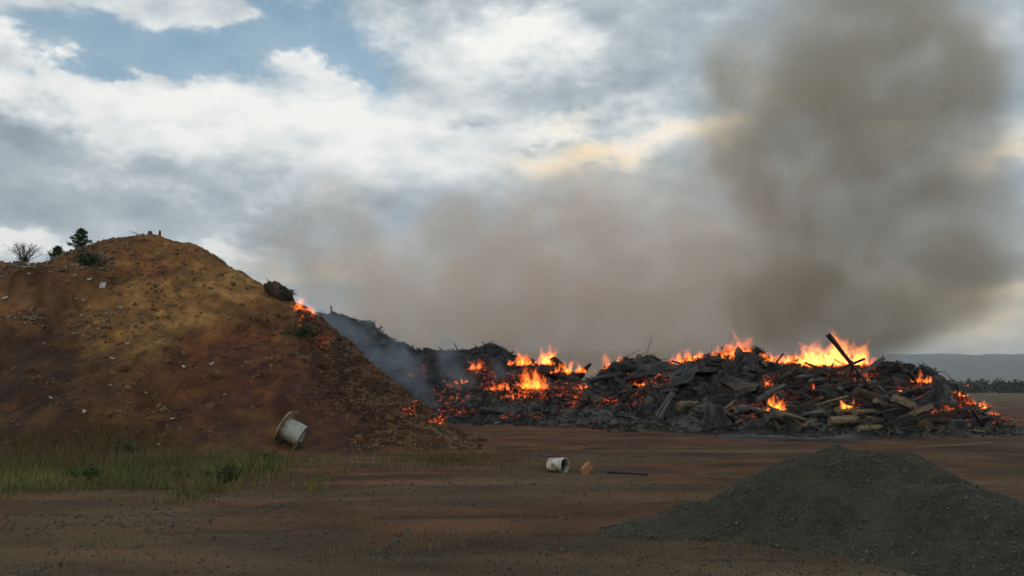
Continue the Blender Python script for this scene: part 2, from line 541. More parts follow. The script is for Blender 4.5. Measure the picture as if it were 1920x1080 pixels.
# ---------------------------------------------------------------- ridged heaps
def ridge_height(X, Y, ridge, slope, rnd, with_crest=False, back=None):
    """height of a long heap: ridge = [(x, y, h)], falls off at tan(slope) from the crest, rounded by rnd"""
    best = np.full(X.shape, -9.0)
    crest = np.full(X.shape, 99.0)
    for (x0, y0, h0), (x1, y1, h1) in zip(ridge[:-1], ridge[1:]):
        dx, dy = x1 - x0, y1 - y0
        L2 = dx * dx + dy * dy
        t = np.clip(((X - x0) * dx + (Y - y0) * dy) / L2, 0, 1)
        d = np.hypot(X - x0 - t * dx, Y - y0 - t * dy)
        sl = slope if back is None else np.where(dx * (Y - y0) - dy * (X - x0) > 0, back, slope)
        h = h0 + (h1 - h0) * t - (np.sqrt(d * d + rnd * rnd) - rnd) * sl
        best = np.maximum(best, h)
        crest = np.minimum(crest, d)
    return (best, crest) if with_crest else best


def ridge_from(pts):
    return [tuple(at(*p)) for p in pts]


MOUND_R = ridge_from([(-420, 500, 34), (-200, 470, 34), (-60, 486, 33.5), (60, 495, 33), (140, 493, 33), (180, 473, 32.7), (222, 450, 32.4), (285, 440, 32), (345, 456, 31.6), (415, 498, 31),
                      (490, 536, 30.2), (560, 580, 29), (640, 662, 27.2), (720, 735, 25.6), (795, 800, 24.4), (840, 834, 23.6)])


def mound_fn(X, Y):
    z, crest = ridge_height(X, Y, MOUND_R, 0.70, 1.0, True, 1.25)
    # flared foot
    z = np.where(z < 1.2, 0.5 * (z + np.sqrt(np.maximum(z, -3) ** 2 + 0.16)), z + 0.033)
    z = z - 0.06
    hgt = sstep(z, 0.1, 1.5)
    away = sstep(crest, 0.2, 3.5)
    g = fbm(X, Y, 0.24, 3, 41) * 0.9 + 0.40 * fbm(X, Y, 0.8, 3, 43)
    px = (X / np.maximum(Y, 1)) * FPX + 960
    left = sstep(-px - 40 * fbm(X, Y, 0.5, 3, 46), -215, -150)
    z = z + hgt * g * (0.06 + (0.6 + 0.5 * left) * away)
    # bench and broken lip on the flank below the saplings
    lip = sstep(z + 0.5 * fbm(X, Y, 0.5, 3, 44), 4.3, 4.65) - sstep(z, 4.8, 6.2)
    z = z + 0.7 * lip * left * away
    ridged = np.abs(fbm(X, Y, 1.7, 4, 51))
    # gullies running down the slope
    gul = np.abs(fbm(X * 1.0 + 0.25 * Y, Y * 0.18, 0.9, 3, 53))
    z = z + hgt * (0.10 * fbm(X, Y, 2.6, 4, 47) - 0.16 * ridged * (0.35 + 0.65 * away) + 0.06 * fbm(X, Y, 5.0, 2, 49, 0.8) + 0.25 * away * (0.25 - gul) * 0.6)
    return z


mound_z = HF(mound_fn, -34, 3.0, 17.5, 42, 0.095)


def px_of(X, Y, Z):
    """picture position of world points, for laying out soil patches at their places on the slope"""
    dz = Z - EYE.z
    depth = Y * CP + dz * SP
    return 960 + FPX * X / depth, 540 - FPX * (-Y * SP + dz * CP) / depth


def build_mound():
    X, Y, Z = mound_z.X, mound_z.Y, mound_z.Z
    px, py = px_of(X, Y, Z)
    w = 26 * fbm(X, Y, 0.8, 4, 61)
    w2 = 26 * fbm(X, Y, 0.8, 4, 67)
    px, py = px + 2.6 * w, py + 2.2 * w2

    def blob(cx, cy, sx, sy):
        return np.exp(-(((px - cx) / sx) ** 2 + ((py - cy) / sy) ** 2))

    c = np.ones(X.shape + (3,)) * np.array([0.27, 0.135, 0.058])

    def lay(k, col):
        nonlocal c
        k = np.clip(k, 0, 1)[..., None]
        c = c * (1 - k) + k * np.array(col)

    lay(1.1 * blob(300, 545, 120, 80) + 0.95 * blob(430, 560, 80, 50) + 0.85 * blob(240, 640, 70, 80), (0.48, 0.295, 0.125))     # dry ochre
    lay(0.9 * blob(260, 490, 60, 28), (0.33, 0.15, 0.055))
    lay(0.9 * blob(450, 640, 90, 46) + 0.6 * blob(500, 690, 80, 60), (0.20, 0.074, 0.036))                                   # freshly cut red soil
    lay(0.9 * blob(370, 730, 170, 70), (0.21, 0.088, 0.040))
    lay(0.95 * blob(70, 680, 150, 70) + 0.8 * blob(20, 760, 170, 70) + 0.5 * blob(130, 600, 50, 30), (0.125, 0.078, 0.048))  # dark humus
    lay(0.7 * blob(60, 540, 100, 46), (0.20, 0.13, 0.085))
    lay(0.9 * blob(-5, 535, 36, 24), (0.36, 0.22, 0.09))
    lay(0.9 * blob(650, 770, 140, 90) + 0.9 * blob(600, 660, 60, 60), (0.15, 0.075, 0.045))
    lay(0.8 * blob(450, 810, 90, 30), (0.15, 0.09, 0.055))
    lay(0.85 * blob(160, 830, 300, 26), (0.17, 0.115, 0.055))
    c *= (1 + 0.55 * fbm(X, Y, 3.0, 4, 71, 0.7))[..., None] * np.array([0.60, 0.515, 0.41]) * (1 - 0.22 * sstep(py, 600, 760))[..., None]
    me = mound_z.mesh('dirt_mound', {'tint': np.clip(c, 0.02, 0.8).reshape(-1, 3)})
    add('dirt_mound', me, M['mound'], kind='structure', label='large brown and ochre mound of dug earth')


build_mound()


def mound_hit(px, py):
    """where the line of sight through a picture point meets the mound or the ground"""
    d = ray(px, py)
    t = np.linspace(12, 45, 900)
    X, Y, Z = d.x * t, d.y * t, EYE.z + d.z * t
    h = np.maximum(mound_z(X, Y), ground_z(X, Y))
    k = np.nonzero(Z < h)[0]
    if len(k) == 0:
        return None
    k = k[0]
    return Vector((X[k], Y[k], h[k]))


FAR_R = ridge_from([(300, 560, 53), (540, 574, 51.5), (640, 596, 50.5), (698, 613, 50), (716, 622, 50), (742, 655, 50), (800, 648, 50), (850, 657, 50.5), (905, 650, 50.5), (955, 668, 49), (1010, 690, 47.5), (1080, 712, 46)])
PILE_R = ridge_from([(930, 716, 46), (1000, 706, 44.5), (1090, 716, 43), (1160, 704, 42), (1215, 680, 41), (1270, 684, 40), (1330, 678, 39), (1400, 672, 38.3), (1460, 684, 37.8), (1540, 688, 37.2), (1620, 690, 36.6),
                     (1680, 686, 36), (1718, 704, 35.6), (1770, 742, 35), (1830, 776, 34.5), (1880, 806, 34), (1930, 835, 33.5)])


def far_fn(X, Y, fine=True):
    z = ridge_height(X, Y, FAR_R, 0.80, 0.9)
    z = np.where(z < 1, 0.5 * (z + np.sqrt(np.maximum(z, -3) ** 2 + 0.12)), z + 0.03) - 0.05
    hg = sstep(z, 0.1, 1.2)
    z = z + hg * (0.6 * fbm(X, Y, 0.30, 3, 81) + 0.35 * fbm(X, Y, 0.9, 3, 83))
    if fine:
        z = z + hg * (0.22 * fbm(X, Y, 2.4, 4, 85) - 0.35 * np.abs(fbm(X, Y, 1.1, 3, 87)))
    return z


def pile_fn(X, Y, fine=True):
    z = ridge_height(X, Y, PILE_R, 0.42 + 0.75 * sstep(X, 17.5, 20.5), 0.8)
    z = np.where(z < 0.7, 0.5 * (z + np.sqrt(np.maximum(z, -3) ** 2 + 0.06)), z + 0.02) - 0.04
    hg = sstep(z, 0.05, 0.7)
    z = z + hg * (0.6 * fbm(X, Y, 0.55, 3, 91) + 0.1) * (1 - 0.7 * sstep(X, 18, 21))
    if fine:
        z = z + hg * (0.45 * fbm(X, Y, 1.6, 3, 95) - 0.5 * np.abs(fbm(X, Y, 1.3, 3, 97)) + 0.16 * fbm(X, Y, 4.0, 3, 99))
    return z


far_z = HF(far_fn, -26, 9, 40.5, 60, 0.14)
pile_z = HF(pile_fn, -6, 30, 27, 52, 0.12)


def build_heaps():
    add('charred_mound', far_z.mesh('charred_mound'), M['charfar'], label='tall smouldering black heap of burnt waste behind the earth mound', cat='burnt heap')
    add('ash_mound', pile_z.mesh('ash_mound'), M['char'], label='long low bank of char and grey ash under the burning timber', cat='ash heap')


build_heaps()


def hit(fn, px, py, t0=22, t1=62):
    d = ray(px, py)
    t = np.linspace(t0, t1, 900)
    X, Y, Z = d.x * t, d.y * t, EYE.z + d.z * t
    h = fn(X, Y)
    k = np.nonzero(Z < h)[0]
    if len(k) == 0:
        return None
    k = k[0]
    return Vector((X[k], Y[k], float(h[k])))


def heap_any(X, Y):
    return np.maximum(np.maximum(far_z(X, Y), pile_z(X, Y)), ground_z(X, Y))


# ---------------------------------------------------------------- gravel heap close by
G_R = [tuple(at(*p)) for p in [(1210, 968, 9.3), (1400, 896, 9.7), (1520, 846, 9.8), (1610, 829, 10.0), (1690, 833, 9.9), (1770, 872, 9.3), (1850, 915, 8.7), (1990, 985, 7.6), (2150, 1040, 6.8)]]
G_R2 = [tuple(at(*p)) for p in [(1640, 846, 9.5), (1720, 905, 8.7), (1800, 925, 8.2), (1900, 950, 7.6), (2100, 1000, 6.8)]]


def gravel_fn(X, Y, fine=True):
    a = ridge_height(X, Y, G_R, 0.64, 0.16)
    b_ = ridge_height(X, Y, G_R2, 0.60, 0.12)
    z = 0.5 * (a + b_ + np.sqrt((a - b_) ** 2 + 0.004))
    z = 0.5 * (z + np.sqrt(np.maximum(z, -2) ** 2 + 0.012)) - 0.035
    hg = sstep(z, 0.0, 0.25)
    z = z + hg * (0.20 * fbm(X, Y, 1.1, 3, 111) - 0.10 * np.abs(fbm(X, Y, 1.9, 2, 112)))
    if fine:
        z = z + (0.3 + 0.7 * hg) * (0.018 * fbm(X, Y, 9.0, 3, 113) + 0.012 * fbm(X, Y, 30.0, 2, 117))
    return z


gravel_z = HF(gravel_fn, -0.6, 11, 4.3, 13.5, 0.028)
gravel_low = HF(lambda X, Y: gravel_fn(X, Y, False), -0.6, 11, 4.3, 13.5, 0.06)


def build_gravel():
    X, Y = gravel_z.X, gravel_z.Y
    xs, ys = gravel_z.xs, gravel_z.ys
    Z = gravel_z(X, Y) + np.minimum(ground_z(X, Y), 0.0) * 0
    Z = Z + ground_z(X, Y) * (1 - sstep(gravel_low(X, Y), 0.0, 0.2))
    edge = np.minimum(np.minimum((X + 0.6) / 0.9, (11 - X) / 0.5), np.minimum((Y - 4.3) / 0.5, (13.5 - Y) / 0.5))
    gz = gravel_low(X, Y)
    Z = Z - 0.10 * (1 - sstep(gz + 0.05 * fbm(X, Y, 2.0, 3, 119), -0.012, 0.03)) - 0.05 * (1 - sstep(edge, 0, 1))
    t = 1 + 0.25 * fbm(X, Y, 1.1, 4, 121)
    t = np.stack([t, t, t], -1)
    me = make_mesh('gravel_mound', np.stack([X, Y, Z], -1).reshape(-1, 3), grid_faces(len(ys), len(xs)), True, {'tint': t.reshape(-1, 3)})
    add('gravel_mound', me, M['gravel'], label='low heap of dark grey gravel dumped on the yard', cat='gravel heap')
    # loose stones over the heap
    n = 90000
    P = np.stack([rng.uniform(0.2, 10.5, n), rng.uniform(4.6, 13, n)], 1)
    gz = gravel_low(P[:, 0], P[:, 1])
    keep = (gz + 0.03 * rng.normal(size=n)) > 0.015
    P = P[keep]
    z = gravel_z(P[:, 0], P[:, 1])
    z = z + ground_z(P[:, 0], P[:, 1]) * (1 - sstep(gravel_low(P[:, 0], P[:, 1]), 0.0, 0.2))
    S = rng.lognormal(math.log(0.008), 0.55, (len(P), 1)) * rng.uniform(0.7, 1.3, (len(P), 3))
    V, F = scatter(OCT_V, OCT_F, np.column_stack([P, z + 0.003]), S, rand_rot(len(P)))
    add('gravel', make_mesh('gravel', V, F), M['pebble'], kind='stuff', label='loose grey gravel stones on the heap')
    # stones on the yard
    n = 60000
    Y = 3.2 + 24 * rng.random(n) ** 1.6
    X = rng.uniform(-1, 1, n) * (Y * 0.75 + 1)
    k = (fbm(X * 0.6, Y, 0.5, 3, 131) + 0.25 * rng.normal(size=n) > 0.02) & (mound_z(X, Y) < 0.15) & (gravel_low(X, Y) < 0.02)
    X, Y = X[k], Y[k]
    S = rng.lognormal(math.log(0.011), 0.5, (len(X), 1)) * rng.uniform(0.7, 1.3, (len(X), 3))
    V, F = scatter(OCT_V, OCT_F, np.column_stack([X, Y, ground_z(X, Y) + 0.003]), S, rand_rot(len(X)))
    add('pebbles', make_mesh('pebbles', V, F), M['pebble'], kind='stuff', label='small pebbles scattered over the dirt yard')


build_gravel()


# ---------------------------------------------------------------- far hills and trees
def build_far():
    xs = np.linspace(-4200, 6000, 520)
    rows = []
    prof = 196 + 56 * fbm(xs, xs * 0, 0.0006, 3, 141) + 10.0 * fbm(xs, xs * 0, 0.01, 3, 143) + 6.0 * vnoise(xs * 0.05, xs * 0, 145)
    ts = np.linspace(0, 1, 24)
    V = []
    for t in ts:
        y = 2900 + 1500 * t + 0 * xs
        z = prof * np.sin(t * math.pi / 2) ** 0.8 + 6.0 * fbm(xs, y, 0.012, 3, 147) * t
        V.append(np.stack([xs, y, z - 3 * (1 - t)], 1))
    V = np.concatenate(V)
    add('hills', make_mesh('hills', V, grid_faces(len(ts), len(xs)), True), M['hill'], kind='structure', label='distant wooded ridge in the haze')
    # belt of trees across the plain, read as one mass
    n = 190
    tv, tf = [], []
    off = 0
    for i in range(n):
        y = rng.uniform(330, 420)
        x = rng.uniform(0.25, 0.95) * y
        h = rng.uniform(3.5, 6.5) * (0.75 + 0.5 * (x / y - 0.4))
        k = 130
        q = rng.normal(size=(k, 3))
        q /= np.linalg.norm(q, axis=1, keepdims=True)
        q *= rng.uniform(0.5, 1.0, (k, 1))
        c = np.array([x, y, h * 0.55]) + q * np.array([h * 0.42, h * 0.42, h * 0.46]) * (1 + 0.3 * rng.normal(size=(k, 1)))
        s = rng.uniform(0.5, 1.1, k)
        tri = rng.normal(size=(k, 3, 3)) * s[:, None, None] * 0.8
        tv.append((c[:, None, :] + tri).reshape(-1, 3))
        tf.append(np.arange(k * 3).reshape(k, 3) + off)
        off += k * 3
    add('treeline', make_mesh('treeline', np.concatenate(tv), np.concatenate(tf)), M['fartree'], kind='stuff', label='dark belt of trees across the plain beyond the fire')


build_far()


# ---------------------------------------------------------------- soil clods and wood chips on the mound
def build_clods():
    n = 30000
    X, Y = rng.uniform(-30, 1.5, n), rng.uniform(18.5, 33, n)
    z = mound_z(X, Y)
    dens = fbm(X, Y, 0.5, 3, 151) + 0.3 * rng.normal(size=n)
    k = (z > 0.12) & (dens > 0.10)
    X, Y, z = X[k], Y[k], z[k]
    S = rng.lognormal(math.log(0.032), 0.6, (len(X), 1)) * rng.uniform(0.7, 1.3, (len(X), 3))
    V, F = scatter(OCT_V, OCT_F, np.column_stack([X, Y, z]), S, rand_rot(len(X)))
    add('soil_clods', make_mesh('soil_clods', V, F), M['clod'], kind='stuff', label='loose clods of earth on the mound')
    # wood waste tipped down the end of the mound, towards the fire
    P = []
    while len(P) < 9000:
        m = 20000
        X, Y = rng.uniform(-11, 1.2, m), rng.uniform(19, 30, m)
        z = mound_z(X, Y)
        px, py = px_of(X, Y, z)
        line = 500 + (py - 560) * 0.75
        k = (z > 0.02) & (px > line + 40 * rng.normal(size=m)) & (py > 590) & (fbm(X, Y, 0.9, 3, 153) + 0.22 * rng.normal(size=m) > 0.0)
        P.extend(np.column_stack([X, Y, z])[k].tolist())
    P = np.array(P[:9000])
    S = np.column_stack([rng.lognormal(math.log(0.075), 0.5, len(P)), rng.uniform(0.02, 0.05, len(P)), rng.uniform(0.02, 0.05, len(P))])
    V, F = scatter(CH_V, CH_F, P + [0, 0, 0.015], S, rand_rot(len(P), 0.5))
    add('wood_debris', make_mesh('wood_debris', V, F), M['chip'], kind='stuff', label='brown wood chips and splinters spilled down the end of the mound')
    # rubble on the shoulder under the saplings
    P = []
    while len(P) < 4200:
        m = 8000
        X, Y = rng.uniform(-26, -13, m), rng.uniform(25, 33.5, m)
        z = mound_z(X, Y)
        px, py = px_of(X, Y, z)
        k = (px < 215) & (py < 620 + 30 * rng.normal(size=m)) & (fbm(X, Y, 1.2, 3, 157) + 0.2 * rng.normal(size=m) > 0.03)
        P.extend(np.column_stack([X, Y, z])[k].tolist())
    P = np.array(P[:4200])
    S = np.column_stack([rng.lognormal(math.log(0.075), 0.5, len(P)), rng.uniform(0.025, 0.06, len(P)), rng.uniform(0.02, 0.05, len(P))])
    V, F = scatter(CH_V, CH_F, P + [0, 0, 0.015], S, rand_rot(len(P), 0.6))
    add('rubble', make_mesh('rubble', V, F), M['rubble'], kind='stuff', label='broken rubble and twigs on the shoulder of the mound')


build_clods()


# ---------------------------------------------------------------- grass
def build_grass():
    pos, hgt, tint, wid = [], [], [], []

    def patch(n, area, dens, h, cols, w=0.008):
        X = rng.uniform(area[0], area[1], n)
        Y = rng.uniform(area[2], area[3], n)
        Z = np.maximum(mound_z(X, Y), ground_z(X, Y))
        px, py = px_of(X, Y, Z)
        k = dens(px, py, X, Y) + 0.25 * rng.normal(size=n) > 0.5
        X, Y, Z = X[k], Y[k], Z[k]
        m = len(X)
        pos.append(np.column_stack([X, Y, Z]))
        hgt.append(h * rng.lognormal(0, 0.4, m) * (1 + 0.6 * fbm(X, Y, 0.8, 3, 163)))
        c = np.array(cols)
        u = np.clip(0.5 + 1.5 * fbm(X, Y, 0.5, 3, 161) + 0.2 * rng.normal(size=m), 0, 1)[:, None]
        col = c[0] * (1 - u) + c[1] * u
        dry = rng.random(m) < 0.30
        col[dry] = np.array([0.15, 0.105, 0.045]) * rng.uniform(0.7, 1.2, (dry.sum(), 1))
        tint.append(col)
        wid.append(np.full(m, w))

    green = [(0.085, 0.105, 0.026), (0.19, 0.19, 0.055)]
    olive = [(0.085, 0.066, 0.028), (0.13, 0.092, 0.042)]
    # green verge along the foot of the mound
    patch(46000, (-16, -4.0, 11.4, 19.5), lambda px, py, X, Y: sstep(py + 30 * fbm(X, Y, 0.7, 3, 171), 845, 880) * sstep(-py - 46 * fbm(X * 0.8, Y, 0.8, 4, 174), -934, -895) * (0.35 + 0.85 * sstep(-px - 90 * fbm(X, Y, 0.5, 3, 173), -500, -380) + 1.1 * fbm(X, Y, 0.9, 3, 172)), 0.105, green)
    # drier, thinner growth on the lowest slope
    patch(30000, (-20, -5, 16, 24), lambda px, py, X, Y: 0.9 * sstep(py, 780, 835) * sstep(-px, -420, -250) * sstep(-py, -895, -870) + 0.35 * fbm(X, Y, 0.6, 3, 175), 0.20, olive)
    # tufts further along
    patch(9000, (-4.5, 1.0, 15.5, 21), lambda px, py, X, Y: np.exp(-((px - 850) / 95) ** 2 - ((py - 862) / 17) ** 2) * 0.85 + 0.3 * fbm(X, Y, 1.2, 2, 177), 0.13, olive)
    patch(9000, (-7, -2.5, 14, 19), lambda px, py, X, Y: np.exp(-((px - 480) / 60) ** 2 - ((py - 870) / 22) ** 2) * 0.95 + 0.2 * fbm(X, Y, 1.2, 2, 177), 0.17, green)
    patch(4000, (-5, -2.5, 12, 16), lambda px, py, X, Y: np.exp(-((px - 590) / 32) ** 2 - ((py - 915) / 11) ** 2) * 0.8, 0.08, green)
    # sparse weeds over the near yard
    patch(7000, (-7, 3, 5.6, 11.5), lambda px, py, X, Y: 0.28 + 0.9 * fbm(X, Y, 0.55, 4, 179), 0.035, [(0.10, 0.10, 0.05), (0.15, 0.12, 0.07)], 0.005)
    patch(5000, (-2, 5, 7, 12.5), lambda px, py, X, Y: 0.25 + 0.8 * fbm(X, Y, 0.7, 4, 181) - 9 * (gravel_low(X, Y) > 0.03), 0.05, [(0.12, 0.10, 0.05), (0.19, 0.15, 0.08)], 0.005)
    P, H, T, W = np.concatenate(pos), np.concatenate(hgt), np.concatenate(tint), np.concatenate(wid)
    n = len(P)
    a = rng.uniform(0, 2 * np.pi, n)
    side = np.stack([np.cos(a), np.sin(a), 0 * a], 1) * W[:, None]
    lean = np.stack([rng.normal(0, .30, n), rng.normal(0, .30, n), 0 * a], 1) * H[:, None]
    up = np.stack([0 * a, 0 * a, H], 1)
    v = np.stack([P - side - [0, 0, .02], P + side - [0, 0, .02], P + 0.55 * up + 0.3 * lean + side * 0.7, P + 0.55 * up + 0.3 * lean - side * 0.7, P + up + lean], 1)
    base = (np.arange(n) * 5)[:, None]
    F = np.concatenate([base + [0, 1, 2], base + [0, 2, 3], base + [3, 2, 4]])
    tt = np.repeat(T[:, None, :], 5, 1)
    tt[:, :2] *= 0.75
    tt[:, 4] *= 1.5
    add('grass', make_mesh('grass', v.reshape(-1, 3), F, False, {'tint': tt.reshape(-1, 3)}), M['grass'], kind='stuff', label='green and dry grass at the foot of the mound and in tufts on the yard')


build_grass()


# ---------------------------------------------------------------- saplings, shrubs, weeds
def tube(path, radii, seg=6):
    V, F = [], []
    path = [Vector(p) for p in path]
    for i, p in enumerate(path):
        d = (path[min(i + 1, len(path) - 1)] - path[max(i - 1, 0)]).normalized()
        q = d.to_track_quat('Z', 'Y')
        for k in range(seg):
            a = 2 * math.pi * k / seg
            V.append(tuple(p + q @ Vector((math.cos(a) * radii[i], math.sin(a) * radii[i], 0))))
    for i in range(len(path) - 1):
        for k in range(seg):
            a, b_ = i * seg + k, i * seg + (k + 1) % seg
            F.append((a, b_, b_ + seg, a + seg))
    F.append(tuple(reversed(range(seg))))
    F.append(tuple((len(path) - 1) * seg + k for k in range(seg)))
    return V, F


def join(parts):
    V, F = [], []
    for v, f in parts:
        o = len(V)
        V.extend(v)
        F.extend([tuple(i + o for i in q) for q in f])
    return V, F


def leaves(centres, spread, n, size):
    c = np.asarray(centres)[rng.integers(0, len(centres), n)] + rng.normal(size=(n, 3)) * spread
    tri = rng.normal(size=(n, 3, 3))
    tri = tri / np.linalg.norm(tri, axis=2, keepdims=True) * size * rng.uniform(0.6, 1.3, (n, 1, 1))
    return (c[:, None] + tri).reshape(-1, 3), np.arange(n * 3).reshape(n, 3)


def plant(name, base, h, w, kind, label, cat, n=900, mat_leaf=None, group=None):
    root = add(name, None, loc=base, label=label, cat=cat, group=group)
    parts, tips = [], []
    if kind == 'conifer':
        parts.append(tube([(0, 0, -0.1), (0.01, 0, h * 0.5), (0.0, 0.01, h)], [0.035, 0.022, 0.006]))
        for i in range(26):
            t = 0.10 + 0.88 * i / 26
            L = w * (1 - t) ** 0.8 * random.uniform(0.75, 1.15)
            a = i * 2.4 + random.uniform(-.4, .4)
            tip = (math.cos(a) * L, math.sin(a) * L, t * h + 0.25 * L)
            parts.append(tube([(0, 0, t * h), (tip[0] * .5, tip[1] * .5, t * h + 0.06 * L), tip], [0.012, 0.008, 0.003], 4))
            for s in (0.35, 0.55, 0.75, 0.92):
                tips.append((tip[0] * s, tip[1] * s, t * h + (tip[2] - t * h) * s))
        lv = leaves(tips, (0.04, 0.04, 0.03), n, 0.045)
    elif kind == 'bare':
        for i in range(46):
            a = random.uniform(0, 6.28)
            L = w * random.uniform(0.25, 1.0)
            hh = h * random.uniform(0.55, 1.0) * (1 - 0.25 * L / w)
            p0 = Vector((math.cos(a) * 0.05, math.sin(a) * 0.05, -0.05))
            p1 = Vector((math.cos(a) * L * .45, math.sin(a) * L * .45, hh * .55))
            p2 = Vector((math.cos(a + .2) * L, math.sin(a + .2) * L, hh))
            parts.append(tube([p0, p1, p2], [0.011, 0.008, 0.004], 4))
            for j in range(3):
                q = p1.lerp(p2, random.uniform(0, .8))
                parts.append(tube([q, q + Vector((random.gauss(0, .12), random.gauss(0, .12), random.uniform(.08, .25)))], [0.006, 0.003], 4))
            if random.random() < .5:
                tips.append(tuple(p1 * random.uniform(.3, .9)))
            if random.random() < .3:
                tips.append(tuple(p1.lerp(p2, .6)))
        lv = leaves(tips, (0.10, 0.10, 0.07), n, 0.03)
    else:
        for i in range(24):
            a = random.uniform(0, 6.28)
            L = w * random.uniform(0.3, 1.0)
            hh = h * random.uniform(0.4, 1.0) * (1 - 0.4 * L / w)
            tip = (math.cos(a) * L, math.sin(a) * L, hh)
            parts.append(tube([(0, 0, -0.05), (tip[0] * .5, tip[1] * .5, hh * .6), tip], [0.012, 0.008, 0.004], 4))
            for s in (0.45, 0.7, 0.95, 1.0):
                tips.append((tip[0] * s, tip[1] * s, hh * s ** 0.8))
        lv = leaves(tips, (0.07, 0.07, 0.055), n, 0.045)
    add('trunk' if kind == 'conifer' else 'stem', make_mesh('stem', *join(parts)), M['bark'], root)
    add('crown' if kind == 'conifer' else 'foliage', make_mesh('crown', *lv), mat_leaf or M['leaf'], root)
    return root


def on_mound(px, depth):
    x = (px - 960) / FPX * depth
    return Vector((x, depth, float(mound_z(np.array([x]), np.array([depth]))[0])))


plant('bare_bush', on_mound(34, 33.0), 1.05, 0.75, 'bare', 'nearly leafless twiggy bush on the mound skyline, farthest from the summit', 'bush', 420)
plant('conifer_sapling', on_mound(97, 32.6), 0.72, 0.55, 'conifer', 'short broad dark conifer sapling between the twiggy bush and the taller sapling', 'sapling', 2000, M['needle'])
plant('conifer_sapling', on_mound(139, 32.3), 0.98, 0.60, 'conifer', 'tallest pointed dark conifer sapling on the mound shoulder', 'sapling', 3000, M['needle'])
plant('shrub', mound_hit(165, 500) or on_mound(163, 31.5), 0.62, 0.55, 'shrub', 'dark low shrub on the slope just below the taller sapling', 'shrub', 1100, M['needle'])
p = mound_hit(563, 632)
plant('shrub', p, 0.40, 0.55, 'shrub', 'dark green shrub on the mound end just below the slope flames', 'shrub', 1000, M['needle'])
for (px, py, h, w, lab) in ((238, 858, 0.42, 0.34, 'dark green weed clump standing above the grass verge'),
                            (425, 905, 0.30, 0.24, 'dark weed clump at the edge of the grass verge by the dirt track'),
                            (500, 868, 0.22, 0.30, 'light green weed clump between grass verge and cable reel'),
                            (160, 905, 0.25, 0.3, 'leafy weed clump in the middle of the grass verge')):
    p = mound_hit(px, py)
    plant('weed', p, h, w, 'shrub', lab, 'weed', 500, M['leaf'])


# ---------------------------------------------------------------- debris on the mound
def dense_clump():
    n = 900
    c = at(522, 541, 29.3)
    base = Vector((c.x, c.y, float(mound_z(np.array([c.x]), np.array([c.y]))[0])))
    nu, nv = 40, 20
    V = []
    for i in range(nv):
        ph = math.pi * i / (nv - 1)
        for j in range(nu):
            th = 2 * math.pi * j / nu
            d = Vector((math.sin(ph) * math.cos(th), math.sin(ph) * math.sin(th), math.cos(ph)))
            r = 1 + 0.35 * float(fbm(d.x * 2 + 5, d.y * 2 + d.z * 2.3, 1.2, 4, 201))
            V.append((d.x * 0.56 * r - 0.22 * d.z, d.y * 0.5 * r, d.z * 0.34 * r))
    F = [(i * nu + j, i * nu + (j + 1) % nu, (i + 1) * nu + (j + 1) % nu, (i + 1) * nu + j) for i in range(nv - 1) for j in range(nu)]
    o = add('root_clump', make_mesh('root_clump', V, F, True), M['log_brown'], loc=base + Vector((0.02, 0, 0.02)), rot=(0, R(24), 0),
            label='dark clump of roots and soil on the mound crest above the flames', cat='root clump')
    parts = []
    for k in range(40):
        a, t = random.uniform(0, 6.28), random.uniform(-.2, 1)
        p0 = Vector((0.40 * math.cos(a), 0.36 * math.sin(a), 0.25 * t))
        parts.append(tube([p0, p0 * 1.25 + Vector((0, 0, .05)), p0 * 1.45 + Vector((random.gauss(0, .06), 0, random.uniform(-.05, .12)))], [0.03, 0.02, 0.006], 4))
    add('root', make_mesh('root', *join(parts)), M['log_brown'], o, kind='stuff')


dense_clump()


def bent_sheet(w, h, th, bend, seed, n=6):
    r = random.Random(seed)
    V, F = [], []
    for s in (0, 1):
        for i in range(n + 1):
            for j in range(n + 1):
                u, v = i / n - .5, j / n - .5
                ju, jv = (r.uniform(-.05, .05) if i in (0, n) else 0), (r.uniform(-.05, .05) if j in (0, n) else 0)
                z = bend * (u * u * 2 + 0.5 * math.sin(3 * v + seed)) + 0.15 * bend * math.sin(9 * u + 5 * v)
                V.append(((u + ju) * w, (v + jv) * h, z * w + s * th))
    k = (n + 1) ** 2
    for i in range(n):
        for j in range(n):
            a = i * (n + 1) + j
            F.append((a, a + 1, a + n + 2, a + n + 1))
            F.append((k + a, k + a + n + 1, k + a + n + 2, k + a + 1))
    ring = [i * (n + 1) for i in range(n + 1)] + [n * (n + 1) + j for j in range(1, n + 1)] + [i * (n + 1) + n for i in range(n - 1, -1, -1)] + [j for j in range(n - 1, 0, -1)]
    for a, b_ in zip(ring, ring[1:] + ring[:1]):
        F.append((a, b_, b_ + k, a + k))
    return V, F


